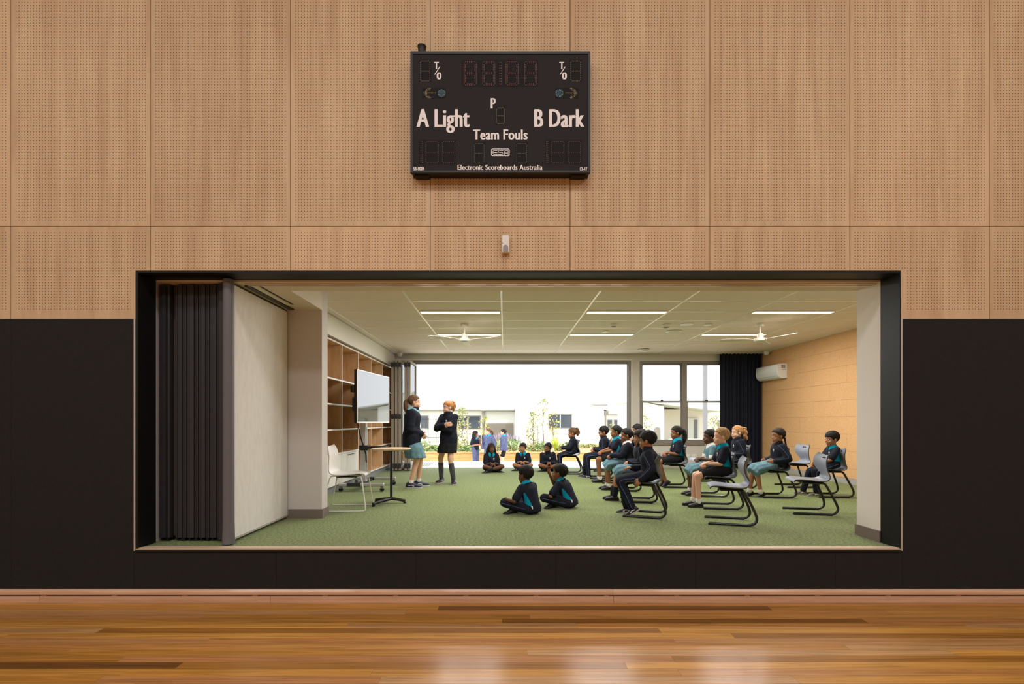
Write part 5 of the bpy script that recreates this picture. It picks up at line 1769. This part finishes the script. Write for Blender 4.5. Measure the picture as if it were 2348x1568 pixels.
    if long_ and top not in ('blazer', 'jacketopen'):
        cm_ = MB(); rr = []
        for (dz, rx, ry) in ((-0.03, 0.070, 0.082), (0.01, 0.062, 0.066), (collar_h, 0.062, 0.064), (collar_h + 0.002, 0.056, 0.058), (0.01, 0.052, 0.056)):
            r_ = []
            for j in range(24):
                a = 2 * PI * j / 24
                r_.append(Nk + s3 * (dz + 0.006 * math.cos(a)) * k + f3 * (rx * math.cos(a) + 0.008) * k + lat * ry * math.sin(a) * k)
            rr.append(r_)
        cm_.rings(rr, cap=False, closed=True)
        child(cm_, 'stand_collar', m_cloth(tc_))
        # light piping down both sleeves
        for i in range(2 if piping else 0):
            s_ = (1, -1)[i]
            pp = MB()
            ou = lat * s_ * 0.75 + V((0, 0, 0.35)) + f2 * 0.5
            ou.normalize()
            pp.tube(smooth_path([tuple(Nk + lat * s_ * 0.05 * k + f3 * 0.05 * k - s3 * 0.01), tuple(sh[i] + (f2 * 0.05 + lat * s_ * 0.02) * k), tuple(sh[i].lerp(el[i], 0.6) + (ou * (0.038 * k + 0.0195))), tuple(el[i] + ou * (0.035 * k + 0.0175)), tuple(el[i].lerp(wr[i], 0.8) + ou * (0.029 * k + 0.0135))], 4), 0.0026, 5)
            child(pp, 'piping', m_cloth('ltblue'))
    if emblem:
        em = MB()
        c = C_ + f2 * (0.078 * k + e + 0.001) * 0.92 + lat * 0.045 * k - s2 * 0.015 * k
        em.ellip(c, (0.004, 0.020 * k, 0.017 * k), Matrix((f2, lat, s2)).transposed(), 14, 8)
        em.box(c + V((0, -0.018 * k, -0.028 * k)), c + V((0.003, 0.018 * k, -0.022 * k)))
        child(em, 'emblem', mat('emblem_white', (190, 196, 204), 0.7))
    # ---- bottoms
    bc = {'trousers': 'navy', 'shorts': 'black', 'skirt': 'teal', 'darkskirt': 'black', 'none': None, 'bluetrousers': 'blue', 'skort': 'black'}[bottom]
    if bc and bottom in ('trousers', 'shorts', 'bluetrousers', 'skort'):
        q = MB()
        q.rings([ring(P - s1 * 0.06 * k, f1, 0.078 * k, 0.10 * k), ring(P - s1 * 0.03 * k, f1, 0.094 * k, 0.120 * k), ring(P + s1 * 0.02 * k, f1, 0.088 * k, 0.114 * k), ring(P + s1 * 0.05 * k, f1, 0.080 * k, 0.104 * k)])
        for i in range(2):
            if bottom in ('shorts', 'skort'):
                q.capsule(hp[i], hp[i].lerp(kn[i], 0.70), 0.068 * k + 0.014, 0.060 * k + 0.016)
            else:
                q.capsule(hp[i], kn[i], 0.068 * k + 0.012, 0.050 * k + 0.012); q.capsule(kn[i], an[i].lerp(kn[i], 0.06), 0.048 * k + 0.013, 0.036 * k + 0.011)
        cloth(q, 'shorts' if bottom in ('shorts', 'skort') else 'trousers', m_cloth(bc))
        if bottom == 'trousers':
            for i in range(2):
                s_ = (1, -1)[i]
                ou = lat * s_
                pp = MB()
                pp.tube(smooth_path([tuple(hp[i] + ou * (0.068 * k + 0.0125)), tuple(hp[i].lerp(kn[i], 0.5) + ou * (0.059 * k + 0.0125)), tuple(kn[i] + ou * (0.049 * k + 0.012)), tuple(kn[i].lerp(an[i], 0.5) + ou * (0.042 * k + 0.012)), tuple(an[i] + ou * (0.036 * k + 0.011))], 3), 0.0034, 5)
                child(pp, 'trouser_stripe', m_cloth('ltblue'))
    elif bc:
        q = MB()
        skirt_into(q, P, s1, f1, lat, kn, k, skirt_hem, standing, an)
        cloth(q, 'skirt', m_cloth(bc), 2)
    # ---- socks and shoes
    for i in range(2):
        if socks:
            top_t = {'white': 0.15, 'navylong': 0.80, 'navy': 0.4}[socks]
            q = MB()
            a, b_ = an[i], an[i].lerp(kn[i], top_t)
            mid = kn[i].lerp(an[i], 0.3)
            rb = (0.030 + (0.046 - 0.030) * top_t) * k * legs_r + 0.005
            q.tube([a - (b_ - a).normalized() * 0.02, a, a.lerp(b_, 0.5), b_], [0.028 * k, 0.030 * k * legs_r + 0.006, (0.030 * k * legs_r + 0.006 + rb) / 2 + 0.002, rb], 14)
            child(q, 'sock', m_cloth('white' if socks == 'white' else 'grey' if socks == 'navylong' else 'navy'))
        up, so = shoe_parts(k * 1.0, shoes)
        yw = math.radians(fyaw[i])
        Rf = Matrix.Rotation(yw, 3, 'Z') @ Matrix.Rotation(math.radians(fpitch[i]), 3, 'Y')
        base = an[i] - Rf @ V((0, 0, 0.058 * k))
        for mbx in (up, so): mbx.v = [tuple(base + Rf @ V(q_)) for q_ in mbx.v]
        cu_ = {'black': (26, 26, 28), 'maryjane': (24, 24, 26), 'sneaker': (34, 40, 66), 'blacksneaker': (34, 34, 40), 'brownsneaker': (92, 84, 74)}[shoes]
        cs_ = {'black': (30, 29, 29), 'maryjane': (26, 26, 27), 'sneaker': (196, 196, 200), 'blacksneaker': (178, 174, 172), 'brownsneaker': (196, 190, 180)}[shoes]
        sh_o = child(up, 'shoe', mat('shoe_' + shoes, cu_, 0.4))
        so.build('sole', mat('sole_' + shoes, cs_, 0.6), sh_o)
        if shoes in ('sneaker', 'blacksneaker', 'brownsneaker'):
            sp = MB()
            for s_ in (1, -1):
                pts = [base + Rf @ (V((xx, s_ * yy, zz)) * k) for xx, yy, zz in ((-0.02, 0.036, 0.035), (0.02, 0.0365, 0.042), (0.05, 0.0365, 0.030), (0.03, 0.037, 0.022))]
                sp.tube(pts, 0.005, 5)
            sp.build('side_stripe', m_cloth('white'), sh_o)
        if shoes == 'maryjane':
            sp = MB()
            pts = [base + Rf @ (V((0.03, 0.034 * math.cos(a), 0.028 + 0.036 * math.sin(a))) * k) for a in [PI * q_ / 8 for q_ in range(9)]]
            sp.tube(pts, 0.006 * k, 6)
            sp.build('strap', mat('shoe_maryjane', (24, 24, 26), 0.4), sh_o)
    return o

def skirt_into(mb, P, s1, f1, lat, kn, k, hem, standing, an):
    n = 40
    def pleat(j, amp): return amp * math.sin(2 * PI * j / n * 10)
    rr = []
    def ringv(c, a, b_, ra, rb, amp):
        return [c + a * (ra + pleat(j, amp)) * math.cos(2 * PI * j / n) + b_ * (rb + pleat(j, amp)) * math.sin(2 * PI * j / n) for j in range(n)]
    if standing:
        zb = (kn[0].z + kn[1].z) / 2 + hem
        for t_, g in ((0.10, 0.0), (0.02, 0.012), (-0.06, 0.02)):
            rr.append(ringv(P + s1 * t_ * k, f1, lat, (0.086 * k + g), (0.108 * k + g), 0.0))
        c1 = V(((kn[0].x + kn[1].x) / 2 * 0.6 + P.x * 0.4, (kn[0].y + kn[1].y) / 2, zb))
        top_ = P - s1 * 0.06 * k
        for f in (0.35, 0.7, 1.0):
            c = top_.lerp(c1, f)
            rr.append(ringv(c, V((1, 0, 0)), V((0, 1, 0)), 0.100 * k + 0.02 + 0.016 * f * k, 0.122 * k + 0.02 + 0.014 * f * k, 0.007 * f))
        mb.rings(rr)
        return
    K = (kn[0] + kn[1]) / 2
    half = abs(kn[0].y - kn[1].y) / 2
    fw = (K - P).normalized(); up = lat.cross(fw) * -1
    if up.z < 0: up = -up
    rr.append(ringv(P + s1 * 0.09 * k, f1, lat, 0.09 * k, 0.112 * k, 0.0))
    a1 = (f1 + up).normalized(); 
    rr.append(ringv(P + s1 * 0.02 * k + fw * 0.03 * k, (f1 * 0.75 + up * 0.6).normalized(), lat, 0.105 * k, 0.128 * k, 0.0))
    rr.append(ringv(P + fw * 0.10 * k, (f1 * 0.35 + up).normalized(), lat, 0.098 * k, 0.138 * k, 0.002))
    L_ = (K - P).length
    rr.append(ringv(P + fw * L_ * 0.62, up, lat, 0.088 * k, 0.122 * k + half * 0.45, 0.004))
    rr.append(ringv(K + fw * (hem - 0.04) - V((0, 0, 0.002)), up, lat, 0.100 * k, 0.100 * k + half, 0.007))
    rr.append(ringv(K + fw * hem - V((0, 0, 0.055)), (up + fw * 0.35).normalized(), lat, 0.102 * k, 0.10 * k + half, 0.009))
    mb.rings(rr)
# ------------------------------------------------------------------ seated pupils with their chairs
SEAT = 0.476
def sit(lab, chlab, cx, cy, deg, k=0.9, back=-0.075, **kw):
    """chair at (cx, cy) facing deg and a child sitting on it"""
    place_chair(cx, cy, deg, chlab)
    a = math.radians(deg)
    kw.setdefault('hip', (back, 0, SEAT + 0.0))
    return person(lab, cx, cy, deg, k=k, group='pupils sitting on chairs', **kw)
LAP = ((0.10, 0.035, 0.53), (0.115, -0.045, 0.535))
IN = ((0.3, -0.85, -0.25), (0.3, 0.85, -0.25))
# nearest boy on the left block
sit('boy in glasses and navy jacket on the nearest chair of the left group', 'grey chair carrying the nearest boy in glasses and navy jacket', 1.62, 5.62, 160, k=0.93, trunk=0.84, lean=4, bend=2, feet=((0.12, 0.085, 0.085), (0.20, -0.065, 0.06)), fpitch=(34, 10), hands=((0.02, 0.19, 0.43), (0.14, -0.06, 0.54)), palm=((0, -1, -0.3), (0, 0, -1)), curl=0.9,
    yaw=-8, pitch=2, skin='olive', hair='fringe', hcol='black', top='jacket', bottom='trousers', socks='navy', shoes='blacksneaker', glasses=True)
# girl half hidden behind him
sit('girl in navy jacket and teal skirt half hidden behind the nearest boy', 'grey chair half hidden behind the nearest boy', 1.82, 6.64, 168, k=0.93, trunk=0.84, lean=3, bend=3, feet=((0.30, 0.06, 0.055), (0.33, -0.06, 0.055)), hands=LAP, hdir=IN, yaw=6, skin='olive', hair='fringe', hcol='dark', top='jacket', bottom='skirt', socks='navy', shoes='black')
# girl in blazer and teal dress
sit('girl with low ponytail in navy blazer and teal skirt', 'grey chair carrying the girl in the navy blazer', 1.89, 7.69, 172, k=0.92, trunk=0.84, lean=2, bend=4, feet=((0.22, 0.055, 0.055), (0.25, -0.065, 0.055)), hands=((0.19, 0.055, 0.55), (0.20, -0.03, 0.55)), hdir=IN, yaw=6, skin='brown', hair='tail', hcol='black', top='blazer', bottom='skirt', socks='white', shoes='black')
sit('girl in navy polo with bare knees behind the girl in the blazer', 'grey chair behind the girl in the navy blazer', 1.95, 8.65, 174, k=0.95, lean=2, bend=3, feet=((0.24, 0.05, 0.055), (0.25, -0.06, 0.055)), hands=((0.20, 0.05, 0.54), (0.22, -0.02, 0.55)), hdir=IN, skin='brown', hair='pony', hcol='black', top='polo', bottom='shorts', socks='white', shoes='black')
sit('boy in glasses and dark track jacket near the doorway', 'grey chair carrying the boy in glasses near the doorway', 1.86, 9.35, 176, k=0.96, trunk=0.86, lean=1, bend=3, feet=((0.24, 0.06, 0.055), (0.30, -0.06, 0.055)), hands=((0.12, 0.03, 0.55), (0.13, -0.05, 0.56)), hdir=IN, yaw=4, pitch=3, skin='olive', hair='fringe', hcol='black', top='jacket', bottom='trousers', socks='navy', shoes='blacksneaker', glasses=True)
sit('girl with high ponytail in track jacket, farthest on a chair by the doorway', 'grey chair carrying the girl with the high ponytail by the doorway', 1.37, 10.1, 178, k=0.86, trunk=0.82, lean=3, bend=2, feet=((0.22, 0.06, 0.055), (0.18, -0.06, 0.055)), hands=((0.16, 0.03, 0.54), (0.17, -0.05, 0.54)), hdir=IN, pitch=4, skin='olive', hair='highpony', hcol='brown', top='jacket', bottom='trousers', socks='navy', shoes='blacksneaker')
sit('curly-topped boy resting his chin by the window jamb', 'grey chair of the curly-topped boy by the window jamb', 2.50, 9.25, 176, k=1.02, lean=3, bend=4, feet=((0.22, 0.06, 0.055), (0.24, -0.06, 0.055)), hands=((0.12, 0.06, 0.80), (0.13, -0.05, 0.58)), palm=((-1, 0, 0.3), (0, 0, -1)), epole=((0.1, 0.4, -1), (-0.6, -0.5, -0.6)), pitch=4, skin='olive', hair='short', hcol='black', top='polo', bottom='trousers', socks='navy', shoes='black')
sit('girl in navy polo with a very long black ponytail before the windows', 'grey chair carrying the girl with the very long black ponytail', 2.83, 8.09, 178, k=0.94, lean=2, bend=3, feet=((0.15, 0.06, 0.085), (0.17, -0.06, 0.075)), fpitch=(40, 36), hands=((0.12, 0.02, 0.56), (0.13, -0.05, 0.56)), hdir=IN, pitch=3, skin='brown', hair='pony', hcol='black', top='polo', bottom='shorts', socks=None, shoes='black', emblem=True)
sit('girl in teal checked dress with white collar behind the blond boy', 'grey chair under the girl in the teal dress', 2.98, 7.13, 176, k=0.88, trunk=0.86, lean=3, bend=3, feet=((0.20, 0.06, 0.055), (0.22, -0.06, 0.055)), hands=((0.10, 0.03, 0.54), (0.12, -0.05, 0.54)), hdir=IN, skin='deep', hair='tail', hcol='black', top='dress', bottom='none', socks='white', shoes='black')
sit('blond boy in navy polo and black shorts sitting upright', 'grey chair carrying the blond boy in shorts', 2.72, 6.16, 171, k=0.93, lean=3, bend=3, feet=((0.25, 0.06, 0.055), (0.29, -0.065, 0.055)), hands=((0.15, 0.035, 0.55), (0.16, -0.04, 0.55)), hdir=IN, curl=1.0, skin='fair', hair='fade', hcol='sandy', top='polo', bottom='shorts', socks='white', shoes='black', emblem=True, fyaw=(10, 0))
sit('girl with curly blond ponytail in navy jacket by the curtain', 'grey chair behind the girl with the curly blond ponytail', 3.87, 8.07, 178, k=0.96, back=-0.045, lean=2, bend=4, feet=((0.24, 0.06, 0.055), (0.26, -0.06, 0.055)), hands=((0.10, 0.05, 0.54), (0.12, -0.06, 0.55)), yaw=8, skin='fair', hair='curlytail', hcol='curly', top='jacket', bottom='trousers', socks='navy', shoes='black', emblem=True)
sit('girl with braids, mint hair clips, navy jacket and teal skirt', 'grey chair carrying the girl with braids', 3.89, 7.03, 177, k=0.92, trunk=0.88, lean=-8, bend=8, feet=((0.20, 0.08, 0.06), (0.31, -0.03, 0.06)), fpitch=(30, 20), hands=((0.02, 0.125, 0.52), (0.03, -0.125, 0.52)), palm=((0, -1, 0), (0, 1, 0)), pitch=2, yaw=6, skin='olive', hair='braid', hcol='dark', top='jacket', bottom='skirt', socks='white', shoes='maryjane', emblem=True, skirt_hem=0.035)
sit('boy in navy polo and long trousers beside the cork wall', 'grey chair carrying the boy beside the cork wall', 4.72, 7.06, 175, k=0.84, trunk=0.80, lean=0, bend=4, feet=((0.20, 0.08, 0.055), (0.30, -0.10, 0.055)), hands=((0.15, 0.03, 0.50), (0.16, -0.03, 0.50)), palm=((0, -1, -0.3), (0, 1, -0.3)), hdir=((0.6, -0.2, -0.7), (0.6, 0.2, -0.7)), yaw=6, pitch=3, skin='olive', hair='fringe', hcol='black', top='polo', bottom='trousers', socks='navy', shoes='brownsneaker', emblem=True)
# empty chairs
place_chair(2.42, 5.23, 163, 'empty grey chair nearest the hall, in front of the blond boy')
place_chair(3.64, 5.80, 167, 'empty grey chair in front of the boy beside the cork wall')
place_chair(4.85, 8.10, 180, 'empty grey chair against the cork wall, left of the boy there')
place_chair(3.64, 8.90, 180, 'empty grey chair whose pale seat shows behind the teal dress')
place_chair(2.15, 10.70, 180, 'empty grey chair by the doorway, behind the boy in glasses')

# ------------------------------------------------------------------ pupils on the carpet
GR = 'pupils sitting cross-legged on the carpet'
def cross(lab, x, y, deg, k=0.9, **kw):
    kw.setdefault('hip', (-0.06, 0, 0.070 * k / 0.9))
    kw.setdefault('thigh', 0.345); kw.setdefault('shin', 0.34)
    kw.setdefault('feet', ((0.21, -0.11, 0.050), (0.14, 0.13, 0.050)))
    kw.setdefault('knee_pole', ((0.30, 1.0, 0.28), (0.30, -1.0, 0.28)))
    kw.setdefault('fyaw', (-70, 70)); kw.setdefault('fpitch', (8, 8))
    kw.setdefault('hands', ((0.16, 0.06, 0.20), (0.16, -0.03, 0.20)))
    kw.setdefault('palm', ((0, 0, -1), (0, 0, -1)))
    kw.setdefault('hdir', ((0.4, -0.8, -0.3), (0.4, 0.8, -0.3)))
    return person(lab, x, y, deg, k=k, group=GR, **kw)
cross('child with loose dark hair cross-legged at the edge of the carpet', -0.285, 10.45, -82, k=0.98, lean=6, bend=4, yaw=8, skin='deep', hair='long', hcol='dark', top='polo', bottom='shorts', socks='navy', shoes='black', emblem=True)
cross('child in polo with parted dark hair, middle of the three facing us', 0.41, 10.85, -98, k=0.96, lean=6, bend=6, yaw=-14, pitch=-6, skin='olive', hair='fringe', hcol='dark', top='polo', bottom='shorts', socks='navy', shoes='black', emblem=True)
cross('boy in navy jacket tilting his head, rightmost of those facing us', 0.97, 10.72, -95, k=1.0, lean=8, bend=8, side=-3, yaw=-12, pitch=8, roll=-24, skin='brown', hair='short', hcol='black', top='jacket', bottom='shorts', socks='navy', shoes='black', emblem=True)
cross('boy seen from behind on the carpet with hands on his knees, nearest us', 0.285, 5.74, 138, k=0.9, lean=12, bend=16, hands=((0.20, 0.19, 0.17), (0.22, -0.12, 0.18)), hdir=((0.7, -0.4, -0.5), (0.7, 0.4, -0.5)), yaw=6, skin='deep', hair='short', hcol='black', top='polo', bottom='trousers', socks='navy', shoes='black')
cross('boy seen from behind on the carpet resting chin on hand, right of the other', 0.78, 6.14, 148, k=0.9, lean=20, bend=18, hands=((0.18, 0.07, 0.18), (0.245, -0.03, 0.40)), epole=((-0.3, 0.9, -0.3), (0.5, -0.7, -0.9)), palm=((0, 0, -1), (-1, 0.2, 0)), hdir=((0.4, -0.8, -0.3), (0.2, 0.1, 1)), yaw=10, pitch=-8, skin='brown', hair='short', hcol='black', top='polo', bottom='trousers', socks='navy', shoes='black')

# ------------------------------------------------------------------ two presenters standing
person('tall girl with brown ponytail in navy jacket and teal skirt, standing by the screen', -1.53, 7.97, 6, hip=(0, 0, 0.86), k=1.30, hs=1.03, lean=2, bend=3, thigh=0.315, shin=0.305, feet=((0.10, 0.10, 0.077), (-0.01, -0.09, 0.077)), fyaw=(8, -6),
       knee_pole=((1, 0, 0), (1, 0, 0)), hands=((0.15, 0.03, 0.90), (0.16, -0.03, 0.88)), epole=((-0.8, 0.6, -0.4), (-0.8, -0.6, -0.4)), palm=((0, -1, 0), (0, 1, 0)), hdir=((0.5, -0.6, -0.5), (0.5, 0.6, -0.5)), yaw=2, skin='fair', hair='tail', hcol='brown', top='jacket', bottom='skirt',
       socks='white', shoes='sneaker', skirt_hem=0.02, legs_r=0.86, collar='tealp', piping=False, collar_h=0.03, group='presenters standing')
person('girl with copper ponytail and crossed arms standing before the doorway', -0.99, 8.55, -128, hip=(0, 0, 0.815), k=1.225, hs=1.0, lean=-1, bend=2, thigh=0.315, shin=0.305, feet=((0.03, 0.15, 0.07), (0.03, -0.15, 0.07)), fyaw=(48, 20),
       knee_pole=((1, 0.1, 0), (1, -0.1, 0)), hands=((0.165, -0.085, 0.99), (0.185, 0.075, 1.03)), epole=((0.1, 0.9, -0.6), (0.1, -0.9, -0.6)), palm=((-1, 0, 0), (-1, 0, 0)), hdir=((-0.1, -1, 0.1), (-0.1, 1, 0.1)), curl=0.4, yaw=-18, pitch=4, skin='fair', hair='highpony', hcol='copper', top='jacket', bottom='darkskirt',
       socks='navylong', shoes='blacksneaker', skirt_hem=0.10, emblem=True, piping=False, collar_h=0.034, legs_r=0.86, group='presenters standing')

# ------------------------------------------------------------------ three children outside
GO = 'children standing in the courtyard'
OUT = dict(z0=-0.538, fine=False, thigh=0.315, shin=0.305, knee_pole=((1, 0, 0), (1, 0, 0)), group=GO)
person('girl with long dark hair in blue uniform, leftmost outside', -0.98, 16.2, -40, hip=(0, 0, 0.73), k=1.08, feet=((0.0, 0.07, 0.06), (0.0, -0.07, 0.06)), hands=((0.18, 0.05, 1.0), (0.16, -0.08, 0.85)), yaw=30, skin='olive', hair='long', hcol='dark', top='polo', bottom='bluetrousers', socks='navy', shoes='black', **OUT)
person('child in open blue jacket with light collar, middle of those outside', -0.53, 16.0, -118, hip=(0, 0, 0.79), k=1.15, feet=((0.0, 0.08, 0.06), (0.0, -0.08, 0.06)), hands=((0.05, 0.20, 0.72), (0.05, -0.22, 0.72)), yaw=-42, skin='fair', hair='tail', hcol='brown', top='jacketopen', bottom='bluetrousers', socks='navy', shoes='black', **OUT)
person('child in blue jacket and shorts facing left, rightmost outside', -0.03, 15.9, 170, hip=(0, 0, 0.78), k=1.14, feet=((0.0, 0.07, 0.06), (0.03, -0.07, 0.06)), hands=((0.04, 0.20, 0.70), (0.05, -0.20, 0.70)), yaw=4, skin='fair', hair='short', hcol='dark', top='jacketopen', bottom='shorts', socks='navy', shoes='black', **OUT)
